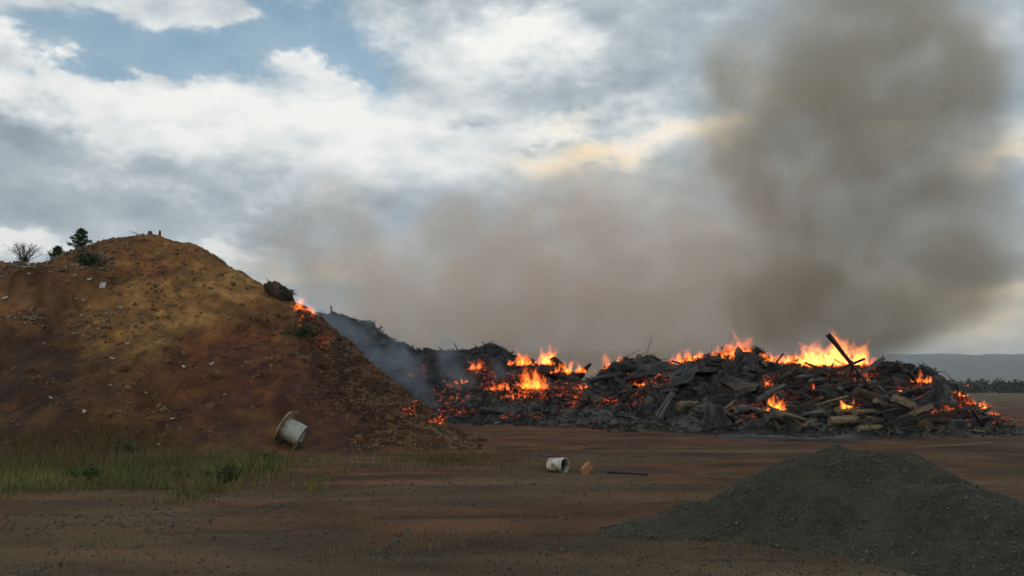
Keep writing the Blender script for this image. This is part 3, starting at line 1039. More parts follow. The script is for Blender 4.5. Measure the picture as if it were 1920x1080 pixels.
scrap_meshes = [make_mesh('scrap', *bent_sheet(1, 0.6 + 0.2 * (i % 3), 0.03, 0.2 + 0.15 * (i % 2), i)) for i in range(4)]
scr = [(54, 498, 7, 'above the rubble, nearest the twiggy bush'), (45, 503, 6, None), (94, 508, 7, 'below the short sapling'), (115, 510, 13, 'long, below the taller sapling'), (54, 519, 8, None),
       (140, 524, 7, None), (169, 529, 9, None), (193, 538, 10, 'upright, at the border of rubble and ochre soil'), (143, 565, 6, None), (157, 568, 6, None), (168, 576, 6, None), (138, 594, 7, None), (153, 594, 6, None),
       (227, 579, 8, None), (185, 619, 5, None), (200, 501, 6, None), (10, 562, 10, None), (240, 648, 7, None),
       (209, 724, 7, None), (244, 759, 10, 'brightest on the lower slope'), (157, 777, 22, 'folded pale, on the dark lower slope'), (274, 739, 6, None), (325, 787, 9, 'tilted, on the lower red slope'),
       (252, 721, 8, None), (422, 743, 8, None), (299, 836, 7, None), (97, 749, 12, None), (123, 742, 10, None), (211, 674, 8, None), (398, 685, 9, None), (345, 690, 7, None), (488, 706, 24, 'large flat tan, stuck in the mound end')]
scraps = []
for i, (px, py, s, lab) in enumerate(scr):
    p = mound_hit(px, py)
    if p is None:
        continue
    sz = s / FPX * p.y * 0.95
    big = s > 20
    zone = 'on the rubble under the saplings' if py < 610 and px < 215 else 'on the lower mound slope'
    o = add('litter_scrap', scrap_meshes[i % 4], M['ply'] if px == 488 else M['white'], loc=p + Vector((0, -0.02, 0.03)),
            rot=(R(random.uniform(20, 70)), R(random.uniform(-30, 30)), R(random.uniform(-40, 40))) if px != 193 else (R(80), 0, R(10)),
            scale=(sz, sz * (2.2 if px == 193 else random.uniform(.3, .7)), sz),
            label=('white scrap of litter ' + lab) if lab and 'pale' not in lab and 'tan' not in lab else ((lab.replace(',', ' scrap of board', 1)) if lab else 'small whitish litter scrap ' + zone),
            cat='litter', group='white scraps of litter on the mound')
    scraps.append((o, o['label'], px))


SCRAPS = scraps


def rough_log(seed, seg=10, n=9, bend=0.05, taper=0.25, pointed=False):
    r = random.Random(seed)
    V, F = [], []
    ph = r.uniform(0, 6)
    lob = [r.uniform(0.85, 1.15) for _ in range(seg)]
    for i in range(n):
        t = i / (n - 1)
        rad = (1 - taper * t) * (1 + 0.06 * math.sin(7 * t + ph))
        if pointed and t > .8:
            rad *= 1 - (t - .8) * 3.5
        ox, oy = bend * 6 * math.sin(math.pi * t + ph * .2), bend * 6 * math.sin(2 * math.pi * t + ph)
        for k in range(seg):
            a = 2 * math.pi * k / seg
            q = rad * lob[k] * r.uniform(0.94, 1.06)
            zz = t - .5 + (r.uniform(-.015, .015) if i in (0, n - 1) else 0)
            V.append((math.cos(a) * q + ox, math.sin(a) * q + oy, zz))
    for i in range(n - 1):
        for k in range(seg):
            a, b_ = i * seg + k, i * seg + (k + 1) % seg
            F.append((a, b_, b_ + seg, a + seg))
    F.append(tuple(reversed(range(seg))))
    F.append(tuple((n - 1) * seg + k for k in range(seg)))
    return V, F


def rough_plank(seed, n=6):
    r = random.Random(seed)
    V, F = [], []
    for i in range(n):
        t = i / (n - 1) - .5
        bx = 0.25 * math.sin(3 * t + seed)
        w = 1.0 * r.uniform(.88, 1.1)
        for (sx, sy) in ((-1, -1), (1, -1), (1, 1), (-1, 1)):
            V.append((sx * w + bx, sy * w * r.uniform(.85, 1.1) + bx, t + (r.uniform(-.03, .03) if i in (0, n - 1) else 0)))
    for i in range(n - 1):
        for k in range(4):
            a, b_ = i * 4 + k, i * 4 + (k + 1) % 4
            F.append((a, b_, b_ + 4, a + 4))
    F.append((3, 2, 1, 0))
    F.append(tuple((n - 1) * 4 + k for k in range(4)))
    return V, F


LOGM = [make_mesh('log', *rough_log(i, bend=0.03 + 0.03 * (i % 3), taper=0.15 + 0.1 * (i % 4), pointed=i % 3 == 2), smooth=True) for i in range(8)]
PLKM = [make_mesh('plank', *rough_plank(i)) for i in range(6)]
for me in LOGM:      # flat sawn ends
    for p_ in me.polygons:
        if len(p_.vertices) > 4:
            p_.use_smooth = False


def bar(name, me, p0, p1, rx, ry, mt, **kw):
    p0, p1 = Vector(p0), Vector(p1)
    d = p1 - p0
    o = add(name, me, mt, loc=(p0 + p1) / 2, **kw)
    q = d.to_track_quat('Z', 'X')
    o.rotation_mode = 'QUATERNION'
    o.rotation_quaternion = q
    o.scale = (rx, ry, d.length)
    return o


# sticks on the summit
s0 = on_mound(262, 32.0)
bar('stick', LOGM[2], s0 + Vector((0, 0, -.05)), at(241, 432, 31.9), 0.014, 0.014, M['log_brown'], label='thin stick leaning out of the mound summit', cat='stick')
s0 = on_mound(289, 31.9)
bar('post_stub', PLKM[0], s0 + Vector((0, 0, -.1)), s0 + Vector((0.0, 0, .22)), 0.035, 0.03, M['log_brown'], label='short upright post stub on the mound summit', cat='post')
for i, (px, w) in enumerate(((253, .10), (270, .16))):
    s0 = on_mound(px, 31.9)
    add('soil_lump', make_mesh('soil_lump', *rough_log(30 + i, 8, 4, 0, .5)), M['clod'], loc=s0 + Vector((0, 0, .02)), scale=(w, w, w * 1.4), label=('small' if i == 0 else 'larger') + ' dark lump of soil beside the stick on the mound summit', cat='soil lump')


# ---------------------------------------------------------------- cable reel
def lathe(prof, seg=40):
    V, F = [], []
    for (r, z) in prof:
        for k in range(seg):
            a = 2 * math.pi * k / seg
            V.append((r * math.cos(a), r * math.sin(a), z))
    for i in range(len(prof) - 1):
        for k in range(seg):
            a, b_ = i * seg + k, i * seg + (k + 1) % seg
            F.append((a, b_, b_ + seg, a + seg))
    return V, F


def build_reel():
    c = mound_hit(536, 826)
    dep = c.y - 0.25
    left = at(533, 800, dep)
    axis = Vector((0.88, 0.0, -0.46)).normalized()
    root = add('cable_reel', None, loc=left, label='white wooden cable reel with one tan flange tipped over at the foot of the mound', cat='cable reel')
    root.rotation_mode = 'QUATERNION'
    root.rotation_quaternion = axis.to_track_quat('Z', 'Y')
    u = 1.0 / FPX * dep
    fr, dr, L = 31 * u, 20 * u, 38 * u
    add('flange', make_mesh('flange', *lathe([(0.001, -0.045), (fr * .97, -0.045), (fr, -0.03), (fr, -0.008), (fr * .97, 0.0), (0.001, 0.0)])), M['ply'], root)
    add('drum', make_mesh('drum', *lathe([(dr, 0.002), (dr, L * .3), (dr * 1.01, L * .6), (dr * 1.0, L), (dr * .93, L + .004), (dr * .93, L - .05), (0.001, L - .05)]), smooth=False), M['reel'], root)
    add('hub', make_mesh('hub', *lathe([(0.001, -.05), (.06, -.05), (.06, -.09), (.035, -.09), (.035, -.05)], 20)), M['dark'], root)
    # rim of the broken second flange
    parts = []
    for k in range(7):
        a = R(200 + k * 16)
        v, f = rough_plank(50 + k, 3)
        v = [(x * .05, y * .03, z * (fr * .62)) for (x, y, z) in v]
        mt = Matrix.Rotation(a, 4, 'Z') @ Matrix.Translation((dr * 1.12, 0, L + .01)) @ Matrix.Rotation(R(90), 4, 'Y')
        parts.append(([tuple(mt @ Vector(q)) for q in v], f))
    for k, pr in enumerate(parts[2:5]):
        add('flange_board', make_mesh('flange_board', *pr), M['log_brown'], root)


build_reel()


# ---------------------------------------------------------------- bucket, block and boards on the yard
def build_bucket():
    p = on_ground(1047, 889)
    z = float(ground_z(np.array([p.x]), np.array([p.y]))[0])
    Rr = 0.145
    root = add('bucket', None, loc=(p.x - 0.17, p.y + 0.05, z + Rr), label='white plastic bucket lying on its side with a dark mouth', cat='bucket')
    ax = Vector((0.80, -0.60, -0.02)).normalized()
    root.rotation_mode = 'QUATERNION'
    root.rotation_quaternion = ax.to_track_quat('Z', 'Y')
    L = 0.36
    add('shell', make_mesh('shell', *lathe([(0.001, 0), (.115, 0), (.125, .012), (.14, L - .07), (.150, L - .07), (.150, L - .055), (.142, L - .05), (.144, L - .012), (.152, L - .012), (.152, L), (.136, L), (.130, L - .1), (.112, .02), (.001, .02)]), smooth=False), M['plastic'], root)
    add('residue', make_mesh('residue', *lathe([(.131, L - .075), (.09, L - .055), (.05, L - .085), (.001, L - .06)], 24)), M['dark'], root)
    V, F = tube([(.155 * math.cos(R(a)), .155 * math.sin(R(a)) * .9, L - .03 + .10 * math.sin(R(a - 180)) * -1) for a in range(180, 361, 15)], [.004] * 13, 5)
    add('handle', make_mesh('handle', V, F), M['dark'], root)


build_bucket()


def yard(px, py):
    p = on_ground(px, py)
    p.z = float(ground_z(np.array([p.x]), np.array([p.y]))[0])
    return p


def bevel_box(a, b_, c, e=0.012):
    V, F = [], []
    import bmesh
    bm = bmesh.new()
    bmesh.ops.create_cube(bm, size=1.0)
    bmesh.ops.scale(bm, vec=(a, b_, c), verts=bm.verts)
    bmesh.ops.bevel(bm, geom=list(bm.edges), offset=e, segments=1, affect='EDGES')
    r = random.Random(3)
    for v in bm.verts:
        v.co += Vector((r.uniform(-e, e), r.uniform(-e, e), r.uniform(-e, e))) * .6
    me = bpy.data.meshes.new('block')
    bm.to_mesh(me)
    bm.free()
    return me


p = yard(1100, 893)
add('wood_block', bevel_box(0.11, 0.36, 0.15), M['blockwood'], loc=p + Vector((0, 0, 0.095)), rot=(R(22), R(-24), R(-38)), label='orange brown sawn wood block propped beside the bucket', cat='wood block')
p0, p1 = yard(1140, 893), yard(1215, 899)
bar('stick', LOGM[1], p0 + Vector((0, 0, .02)), p1 + Vector((0, 0, .02)), 0.022, 0.022, M['log_black'], label='dark stick lying flat beside the wood block', cat='stick')
bd = [(1178, 837, 1212, 838, 'pale thin board lying on the yard before the ash bank, farther of two'), (1090, 829, 1135, 829, 'short pale board on the red yard nearest the ash bank'),
      (1170, 855, 1212, 857, 'pale board lying on the yard behind the wood block'), (1298, 862, 1330, 864, 'whitish board on the yard at the toe of the gravel heap'), (1250, 837, 1330, 840, 'long grey lath on the bare yard'),
      (1120, 846, 1133, 850, 'small white chip board fragment on the yard'), (1010, 853, 1040, 854, 'thin tan lath behind the bucket'), (572, 877, 592, 879, 'short whitish board on the track below the cable reel'),
      (1388, 890, 1300, 900, 'brown lath half buried beside the gravel heap'), (1545, 829, 1620, 826, 'brown lath lying in front of the timber at the far side of the gravel heap'),
      (1720, 838, 1860, 833, 'long tan lath on dark ground in front of the timber')]
for i, (x0, y0, x1, y1, lab) in enumerate(bd):
    p0, p1 = yard(x0, y0), yard(x1, y1)
    if gravel_z(np.array([p0.x]), np.array([p0.y]))[0] > 0.1:
        continue
    bar('broken_board', PLKM[i % 6], p0 + Vector((0, 0, .02)), p1 + Vector((0, 0, .025)), 0.035, 0.012, M['log_pale'] if i % 3 else M['log_grey'], label=lab, cat='board')
p0, p1 = mound_hit(806, 806), mound_hit(848, 832)
bar('broken_board', PLKM[2], p0 + Vector((0, 0, .05)), p1 + Vector((0, 0, .03)), 0.045, 0.02, M['log_pale'], label='pale board sloping down the tip of the mound end', cat='board')
p0, p1 = mound_hit(855, 835), mound_hit(885, 845)
bar('broken_board', PLKM[3], p0 + Vector((0, 0, .03)), p1 + Vector((0, 0, .03)), 0.03, 0.02, M['log_pale'], label='small tan board on the ground just past the mound end', cat='board')


# ---------------------------------------------------------------- timber on the fire
def zone_of(px):
    for x1, z in ((1000, 'at the smoky end'), (1120, 'under the twin flames'), (1240, 'under the round flame'), (1370, 'under the long flame'),
                  (1500, 'under the spire flame'), (1640, 'under the leaning pole'), (1770, 'in the tall stack')):
        if px < x1:
            return z
    return 'in the low tail'


ORD = ['first', 'second', 'third', 'fourth', 'fifth', 'sixth', 'seventh', 'eighth', 'ninth', 'tenth', 'eleventh', 'twelfth', 'thirteenth', 'fourteenth', 'fifteenth', 'sixteenth']


def number_off(items, tail):
    """things that still read alike are told apart by their order along the bank"""
    by = {}
    for o, lab, x in items:
        by.setdefault(lab, []).append((x, o))
    for lab, lst in by.items():
        lst.sort(key=lambda t: t[0])
        for k, (x, o) in enumerate(lst):
            o['label'] = lab if len(lst) == 1 else lab + ', ' + ORD[min(k, 15)] + ' ' + tail


def heap_at(px, py):
    return hit(lambda X, Y: np.maximum(pile_z(X, Y), ground_z(X, Y)), px, py, 22, 60)


COLS = {'log_black': 'charred black', 'log_grey': 'ash grey', 'log_brown': 'dark brown', 'log_pale': 'pale'}


def random_timber(n):
    cnt = 0
    made = []
    tries = 0
    while cnt < n and tries < n * 6:
        tries += 1
        px = random.choice((random.uniform(1000, 1850), random.gauss(1540, 130), random.gauss(1580, 120), random.gauss(1640, 80)))
        if px > 1850 or px < 900:
            continue
        top = np.interp(px, [900, 1000, 1100, 1210, 1400, 1690, 1780, 1900], [735, 706, 716, 682, 674, 686, 742, 806])
        bot = np.interp(px, [900, 1100, 1300, 1500, 1700, 1900], [783, 786, 792, 806, 814, 814])
        v = random.random() ** 0.8
        py = top + 4 + v * (bot - top - 6)
        p = heap_at(px, py)
        if p is None:
            continue
        dens_right = px > 1380
        mt = random.choices(['log_black', 'log_grey', 'log_brown', 'log_pale'], [7, 1.8, 1.2 if dens_right else .5, (1.8 if v > .6 else .35) if dens_right else .12])[0]
        is_log = random.random() < 0.55
        L = random.uniform(0.6, 2.3) * (1.0 if px > 1350 else .7)
        yaw = random.gauss(0, 0.9)
        pitch = random.gauss(0.0, 0.32)
        d = Vector((math.cos(yaw) * math.cos(pitch), math.sin(yaw) * math.cos(pitch), math.sin(pitch)))
        if random.random() < .5:
            d.x = -d.x
        rad = random.uniform(0.035, 0.12) if is_log else random.uniform(0.03, 0.10)
        a, b_ = p - d * L / 2, p + d * L / 2
        # rest on the heap: lift so that the middle and lower end lie on it
        zs = [float(heap_any(np.array([q.x]), np.array([q.y]))[0]) for q in (a, p, b_)]
        lift = max(zs[0] - a.z, zs[1] - p.z, zs[2] - b_.z) * 0.55
        off = Vector((0, 0, min(lift, 0.22) + rad * .35))
        steep = 'leaning' if abs(d.z) > .35 else 'lying'
        size = 'long' if L > 1.6 else ('short' if L < 1.0 else 'mid-length')
        thick = 'thick' if rad > 0.075 else 'thin'
        level = 'on crest' if v < .3 else ('midway' if v < .7 else 'at foot')
        lab = '%s %s %s %s %s %s %s' % (size, thick, COLS[mt], 'log' if is_log else 'plank', steep, level, zone_of(px))
        g = ('logs ' if is_log else 'planks ') + zone_of(px)
        if is_log:
            o = bar('log', random.choice(LOGM), a + off, b_ + off, rad, rad, M[mt], label=lab, cat='log', group=g)
        else:
            o = bar('plank', random.choice(PLKM), a + off, b_ + off, rad, rad * random.uniform(.2, .6), M[mt], label=lab, cat='plank', group=g)
        made.append((o, lab, px))
        cnt += 1
    number_off(made, 'from mound')


random_timber(230)
number_off(SCRAPS, 'from picture edge')

# timber that can be picked out: (x0, y0, x1, y1, half thickness px, kind, colour, lift towards the camera in m, label)
named = [
    (1552, 627, 1628, 722, 4.6, 'log', 'log_black', 1.6, 'long black pole leaning up out of the tallest flame'),
    (1606, 735, 1668, 760, 9, 'log', 'log_brown', 0.5, 'thick brown log sloping down in the middle of the timber stack'),
    (1676, 745, 1712, 766, 9, 'plank', 'log_pale', 0.5, 'short squared tan beam pointing down past the thick brown log'),
    (1468, 776, 1556, 802, 5, 'log', 'log_pale', 0.4, 'thin pale pole sloping down at the front foot of the timber'),
    (1555, 791, 1684, 788, 9, 'log', 'log_pale', 0.4, 'pale log lying flat along the front foot of the timber, upper one'),
    (1600, 775, 1660, 771, 7, 'log', 'log_pale', 0.5, 'pale stubby log lying above the long front logs'),
    (1610, 805, 1745, 800, 6, 'log', 'log_pale', 0.3, 'pale log lying flat on the ground along the front foot, lower one'),
    (1440, 782, 1500, 787, 8, 'log', 'log_grey', 0.4, 'grey log lying at the front foot below the small hearth flame'),
    (1380, 768, 1440, 775, 8, 'log', 'log_grey', 0.4, 'grey log just in front of the black stump'),
    (1268, 764, 1318, 758, 11, 'log', 'log_pale', 0.4, 'thick pale broken log lying at the foot of the ash bank'),
    (1352, 775, 1382, 752, 5, 'plank', 'log_pale', 0.4, 'pale splintered plank leaning beside the black stump'),
    (1232, 785, 1262, 735, 4, 'plank', 'log_grey', 0.4, 'grey lath leaning against the ash bank'),
    (1640, 684, 1688, 682, 5, 'plank', 'log_black', 0.1, 'black beam lying level across the top of the timber stack'),
    (1666, 692, 1692, 690, 5, 'plank', 'log_black', 0.2, 'short black beam end just under the level top beam'),
    (1705, 706, 1718, 691, 2, 'plank', 'log_black', 0.1, 'thin black stick poking up past the level top beam'),
    (1616, 690, 1621, 676, 3, 'plank', 'log_black', 0.3, 'short upright black stake beside the leaning pole'),
    (1590, 710, 1596, 676, 3, 'plank', 'log_brown', 0.3, 'upright glowing stake in front of the leaning pole foot'),
    (1010, 692, 1085, 708, 8, 'plank', 'log_black', 0.6, 'black slab lying on the crest beneath the brightest twin flame'),
    (1105, 715, 1170, 702, 5, 'log', 'log_black', 0.5, 'black log rising towards the isolated round flame'),
    (1330, 678, 1365, 674, 6, 'log', 'log_black', 0.3, 'black log lying under the long crest flame'),
    (1390, 690, 1425, 672, 11, 'log', 'log_black', 0.2, 'stout black log end at the crest beside the reddish spire flame'),
    (1470, 712, 1492, 688, 5, 'log', 'log_grey', 0.4, 'grey branch stub upright at the crest'),
    (1420, 752, 1470, 722, 5, 'log', 'log_grey', 0.5, 'ash grey branch sloping up above the hearth flame'),
    (1540, 735, 1600, 715, 4, 'plank', 'log_brown', 0.5, 'brown board sloping up towards the leaning pole foot'),
    (1500, 740, 1525, 708, 4, 'log', 'log_black', 0.5, 'black branch sloping up left of the leaning pole'),
    (900, 770, 955, 778, 6, 'log', 'log_black', 0.3, 'black log lying at the smoky foot where heap and ash bank meet'),
    (1812, 802, 1826, 794, 7, 'log', 'log_pale', 0.3, 'small pale log end facing the camera beyond the timber stack'),
]
for (x0, y0, x1, y1, r, kd, mt, lift, lab) in named:
    pm = heap_at((x0 + x1) / 2, min(max(y0, y1), 800)) or heap_at((x0 + x1) / 2, max(y0, y1) + 12)
    if pm is None:
        continue
    dep = pm.y - lift
    a, b_ = at(x0, y0, dep), at(x1, y1, dep + (0.5 if kd == 'log' else 0.2))
    rr = r / FPX * dep * (0.9 if mt == 'log_pale' else 1.0)
    if kd == 'log':
        bar('log' if 'pole' not in lab else 'pole', LOGM[len(lab) % 8], a, b_, rr, rr, M[mt], label=lab, cat='log' if 'pole' not in lab else 'pole')
    else:
        bar('plank', PLKM[len(lab) % 6], a, b_, rr, rr * .8, M[mt], label=lab, cat='plank')


# pale timber frame at the front of the stack
def build_frame():
    g = yard(1735, 812)
    root = add('timber_frame', None, loc=g, label='pale broken timber frame with an upright post at the front of the stack', cat='timber frame')
    u = 1.0 / FPX * g.y

    def beam(nm, x0, z0, x1, z1, r, y0=0.0, y1=0.0):
        o = bar(nm, PLKM[1], (x0 * u, y0, z0 * u), (x1 * u, y1, z1 * u), r * u, r * u, M['log_pale'])
        o.parent = root
    beam('rail', -45, 14, 30, 15, 3)
    beam('rail', -45, 3, 30, 3, 3.5)
    beam('post', 33, -4, 32, 20, 5)
    beam('post', -10, 0, -11, 18, 3.2)
    beam('cross_rail', 30, 12, 10, 13, 3, 0, .7)


build_frame()


def stump(px, py, w, h, mt, lab, cat='stump'):
    p = heap_at(px, py) or yard(px, py)
    u = p.y / FPX
    V, F = [], []
    n, seg = 8, 16
    r = random.Random(px)
    lob = [r.uniform(.8, 1.2) for _ in range(seg)]
    for i in range(n):
        t = i / (n - 1)
        for k in range(seg):
            a = 2 * math.pi * k / seg
            q = (1.25 - .55 * t + (.25 * (1 - t) ** 3)) * (lob[k] * (1 - .3 * t) + .3 * t) * r.uniform(.95, 1.05)
            V.append((math.cos(a) * q, math.sin(a) * q, t + r.uniform(-.05, .05)))
    for i in range(n - 1):
        for k in range(seg):
            a, b_ = i * seg + k, i * seg + (k + 1) % seg
            F.append((a, b_, b_ + seg, a + seg))
    F.append(tuple((n - 1) * seg + k for k in range(seg)))
    F.append(tuple(reversed(range(seg))))
    add('stump', make_mesh('stump', V, F), mt, loc=p + Vector((0, -.2, -.12)), rot=(R(r.uniform(-12, 12)), R(r.uniform(-15, 15)), r.uniform(0, 6)), scale=(w * u / 2, w * u / 2, h * u), label=lab, cat=cat)


stump(1338, 790, 36, 36, M['log_black'], 'black charred stump at the foot of the ash bank')
stump(1758, 755, 34, 42, M['log_black'], 'tall charred stump at the edge of the timber stack')
stump(1790, 808, 40, 26, M['log_black'], 'low charred stump on the ground past the timber frame')
stump(1406, 690, 26, 20, M['log_black'], 'blackened stump on the crest beside the reddish spire flame')
stump(1225, 695, 60, 16, M['log_black'], 'broad low charred stump on the crest past the round flame')
stump(1300, 700, 70, 20, M['log_black'], 'wide charred stump in front of the long crest flame')
stump(1730, 800, 26, 18, M['log_brown'], 'rusty brown stump behind the timber frame')

sheet_meshes = [make_mesh('sheet', *bent_sheet(1, 0.7, 0.02, 0.25 + 0.1 * i, 20 + i), smooth=False) for i in range(4)]
for i, (px, py, s, lab) in enumerate(((1290, 715, 60, 'crumpled sooty sheet in front of the long crest flame'), (1385, 730, 70, 'crumpled dark sheet in the middle of the ash bank'), (1180, 730, 46, 'bent sooty sheet below the round flame'),
                                      (1060, 700, 70, 'dark curved sheet under the twin flames'), (1680, 725, 44, 'buckled dark sheet on the upper timber stack'), (1560, 745, 40, 'buckled sheet below the leaning pole'),
                                      (1440, 765, 34, 'bluish grey sheet scrap just under the hearth flame'), (1700, 785, 28, 'blue grey sheet scrap at the foot of the timber stack'), (1310, 740, 50, 'twisted grey sheet low on the ash bank'),
                                      (1120, 755, 46, 'warped dark sheet near the foot of the ash bank'))):
    p = heap_at(px, py)
    if p is None:
        continue
    sz = s / FPX * p.y
    add('scrap_sheet', sheet_meshes[i % 4], M['sheet'], loc=p + Vector((0, -.1, .10)), rot=(R(random.uniform(10, 50)), R(random.uniform(-25, 25)), R(random.uniform(-50, 50))), scale=(sz, sz * .8, sz), label=lab, cat='sheet')


# ---------------------------------------------------------------- small char, ash and embers
def build_burnt_bits():
    P = []
    while len(P) < 9000:
        m = 30000
        X, Y = rng.uniform(-6, 28, m), rng.uniform(28, 47, m)
        z = pile_z(X, Y)
        k = (z > 0.05 + 0.06 * rng.normal(size=m)) & (z > -0.02)
        P.extend(np.column_stack([X, Y, z])[k].tolist())
    P = np.array(P[:9000])
    S = np.column_stack([rng.lognormal(math.log(0.12), 0.6, len(P)), rng.uniform(0.02, 0.09, len(P)), rng.uniform(0.02, 0.07, len(P))])
    V, F = scatter(CH_V, CH_F, P + [0, 0, 0.03], S, rand_rot(len(P), 0.6))
    n2 = 900
    pick = P[rng.integers(0, len(P), n2)]
    S2 = rng.lognormal(math.log(0.17), 0.4, (n2, 1)) * rng.uniform(0.5, 1.4, (n2, 3))
    V2, F2 = scatter(OCT_V, OCT_F, pick, S2, rand_rot(n2))
    add('charred_lumps', make_mesh('charred_lumps', V2, F2), M['char'], kind='stuff', label='black lumps of char heaped on the burning bank')
    n3 = 2400
    pick = P[rng.integers(0, len(P), n3 * 2)]
    pick = pick[(pick[:, 0] > 9) | (rng.random(len(pick)) < .35)][:n3]
    S3 = np.column_stack([rng.lognormal(math.log(0.30), 0.5, len(pick)), rng.uniform(0.012, 0.035, len(pick)), rng.uniform(0.03, 0.07, len(pick))])
    V3, F3 = scatter(CH_V, CH_F, pick + [0, 0, 0.08], S3, rand_rot(len(pick), 0.7))
    add('burnt_sticks_debris', make_mesh('burnt_sticks_debris', V3, F3), M['ash'], kind='stuff', label='tangle of burnt sticks over the burning bank')
    add('charred_debris', make_mesh('charred_debris', V, F), M['ash'], kind='stuff', label='charred fragments and ash all over the burning bank')
    P = []
    while len(P) < 9000:
        m = 30000
        X, Y = rng.uniform(-18, 6, m), rng.uniform(42, 52, m)
        z = far_z(X, Y)
        k = z > 0.05
        P.extend(np.column_stack([X, Y, z])[k].tolist())
    P = np.array(P[:9000])
    S = np.column_stack([rng.lognormal(math.log(0.13), 0.6, len(P)), rng.uniform(0.03, 0.12, len(P)), rng.uniform(0.03, 0.10, len(P))])
    V, F = scatter(CH_V, CH_F, P + [0, 0, 0.03], S, rand_rot(len(P), 0.7))
    add('burnt_debris', make_mesh('burnt_debris', V, F), M['charfar'], kind='stuff', label='burnt fragments over the tall smouldering heap')


build_burnt_bits()


def build_embers():
    # glowing coals lie in patches (picture position, spread in px, how many)
    patches = [(900, 690, 22, 14, 240), (935, 720, 40, 16, 420), (985, 705, 20, 20, 320), (1000, 735, 40, 12, 420), (1055, 735, 38, 14, 420), (1075, 752, 14, 12, 140), (855, 725, 22, 12, 140), (1150, 752, 34, 8, 160), (1180, 725, 16, 20, 140),
               (1440, 715, 14, 12, 140), (1460, 757, 24, 6, 200), (1405, 770, 20, 8, 160), (1595, 765, 20, 10, 300), (1520, 733, 40, 10, 200), (1560, 708, 50, 8, 240), (1625, 700, 14, 14, 160), (1720, 735, 16, 10, 120),
               (1790, 755, 34, 10, 260), (1835, 755, 24, 8, 220), (1780, 775, 34, 14, 160), (1870, 790, 40, 6, 200), (860, 770, 30, 8, 140), (970, 782, 40, 4, 120), (790, 700, 34, 14, 80), (830, 745, 26, 14, 120), (1240, 705, 26, 12, 120), (1210, 720, 20, 14, 100)]
    P = []
    for (px, py, sx, sy, n) in patches:
        for _ in range(int(n * .8)):
            q = hit(heap_any, random.gauss(px, sx * .7), random.gauss(py, sy * .7), 24, 58)
            if q is not None and q.z > 0.02:
                P.append(tuple(q))
    for (px, py, sx, sy, n) in ((566, 585, 16, 20, 60), (606, 640, 14, 14, 50), (818, 790, 16, 6, 60), (765, 768, 22, 14, 30)):
        for _ in range(n):
            q = mound_hit(random.gauss(px, sx * .5), random.gauss(py, sy * .5))
            if q is not None:
                P.append(tuple(q))
    P = np.array(P)
    S = np.column_stack([rng.lognormal(math.log(0.11), 0.5, len(P)), rng.uniform(0.02, 0.07, len(P)), rng.uniform(0.02, 0.06, len(P))])
    V, F = scatter(CH_V, CH_F, P + [0, 0.0, 0.0], S, rand_rot(len(P), 0.6))
    add('embers', make_mesh('embers', V, F), M['ember'], kind='stuff', label='glowing red and orange coals in patches on the burning bank')


build_embers()


# ---------------------------------------------------------------- flames
def tongue_mesh(seed, seg=12, n=15):
    r = random.Random(seed)
    V, F, soft = [], [], []
    sx, sy, ph = r.uniform(.16, .42), r.uniform(.05, .15), r.uniform(0, 6)
    fat = r.uniform(.30, .5)
    for i in range(n):
        t = i / (n - 1)
        w = 0.34 * (t + 0.05) ** (fat * .7) * (1 - t) ** 1.25 * 1.45 + 0.004
        w *= 1 + 0.30 * math.sin(9 * t + ph)
        ox = sx * t ** 1.3 * math.sin(4.2 * t + ph)
        oy = sy * math.sin(3 * t + ph)
        fade = min(1, t / .12) * (1 - t) ** 0.6
        for k in range(seg):
            a = 2 * math.pi * k / seg
            V.append((math.cos(a) * w + ox, math.sin(a) * w * .55 + oy, t))
            soft.append(fade * abs(math.sin(a)) ** 1.2)
    for i in range(n - 1):
        for k in range(seg):
            a, b_ = i * seg + k, i * seg + (k + 1) % seg
            F.append((a, b_, b_ + seg, a + seg))
    return make_mesh('tongue', V, F, True, {'soft': soft})


TONGUES = [tongue_mesh(i) for i in range(9)]


def crest_depth(px):
    xs = [960 + FPX * x / (y * CP + (z - EYE.z) * SP) for (x, y, z) in PILE_R]
    return float(np.interp(px, xs, [r[1] for r in PILE_R]))


def flame(px, py, w, h, n, hotness, label, depth=None, tilt=0.25, back=0.0, crest=False):
    """a burning spot: base centre at a picture point, w and h in picture pixels at that distance"""
    if crest:
        depth = crest_depth(px) - 0.7 + back
        py -= 11
        w = w * 1.15
    if depth is None:
        p = hit(heap_any, px, py + 2, 20, 62)
        depth = p.y + back - 0.15 if p is not None else 40
    c = at(px, py, depth)
    u = depth / FPX
    root = add('flame', None, loc=c, label=label, cat='flame', group='flames of the burning heap')
    r = random.Random(int(px * 7 + py))
    n = int(n * 1.8)
    for k in range(n):
        q = (k + .5) / n - .5 + r.uniform(-.12, .12)
        edge = 1 - (abs(q) * 1.7) ** 2
        hh = h * 0.92 * u * max(.25, edge) * r.choice((r.uniform(.3, .7), r.uniform(.6, 1.0), r.uniform(.9, 1.45)))
        ww = min(hh * r.uniform(.6, 1.5), h * u)
        mk = hotness if abs(q) < .36 or hotness != 'flame_hot' else 'flame'
        if r.random() < .2:
            mk = 'flame_red'
        add('tongue', TONGUES[r.randrange(9)], M[mk], root, loc=(q * w * u, r.uniform(-.3, .3), -.05 * hh + r.uniform(-.08, .02)), rot=(r.gauss(0, .15), r.gauss(tilt, .28), r.uniform(-.5, .5) + (math.pi if r.random() < .5 else 0)), scale=(ww, ww, hh))
    return root


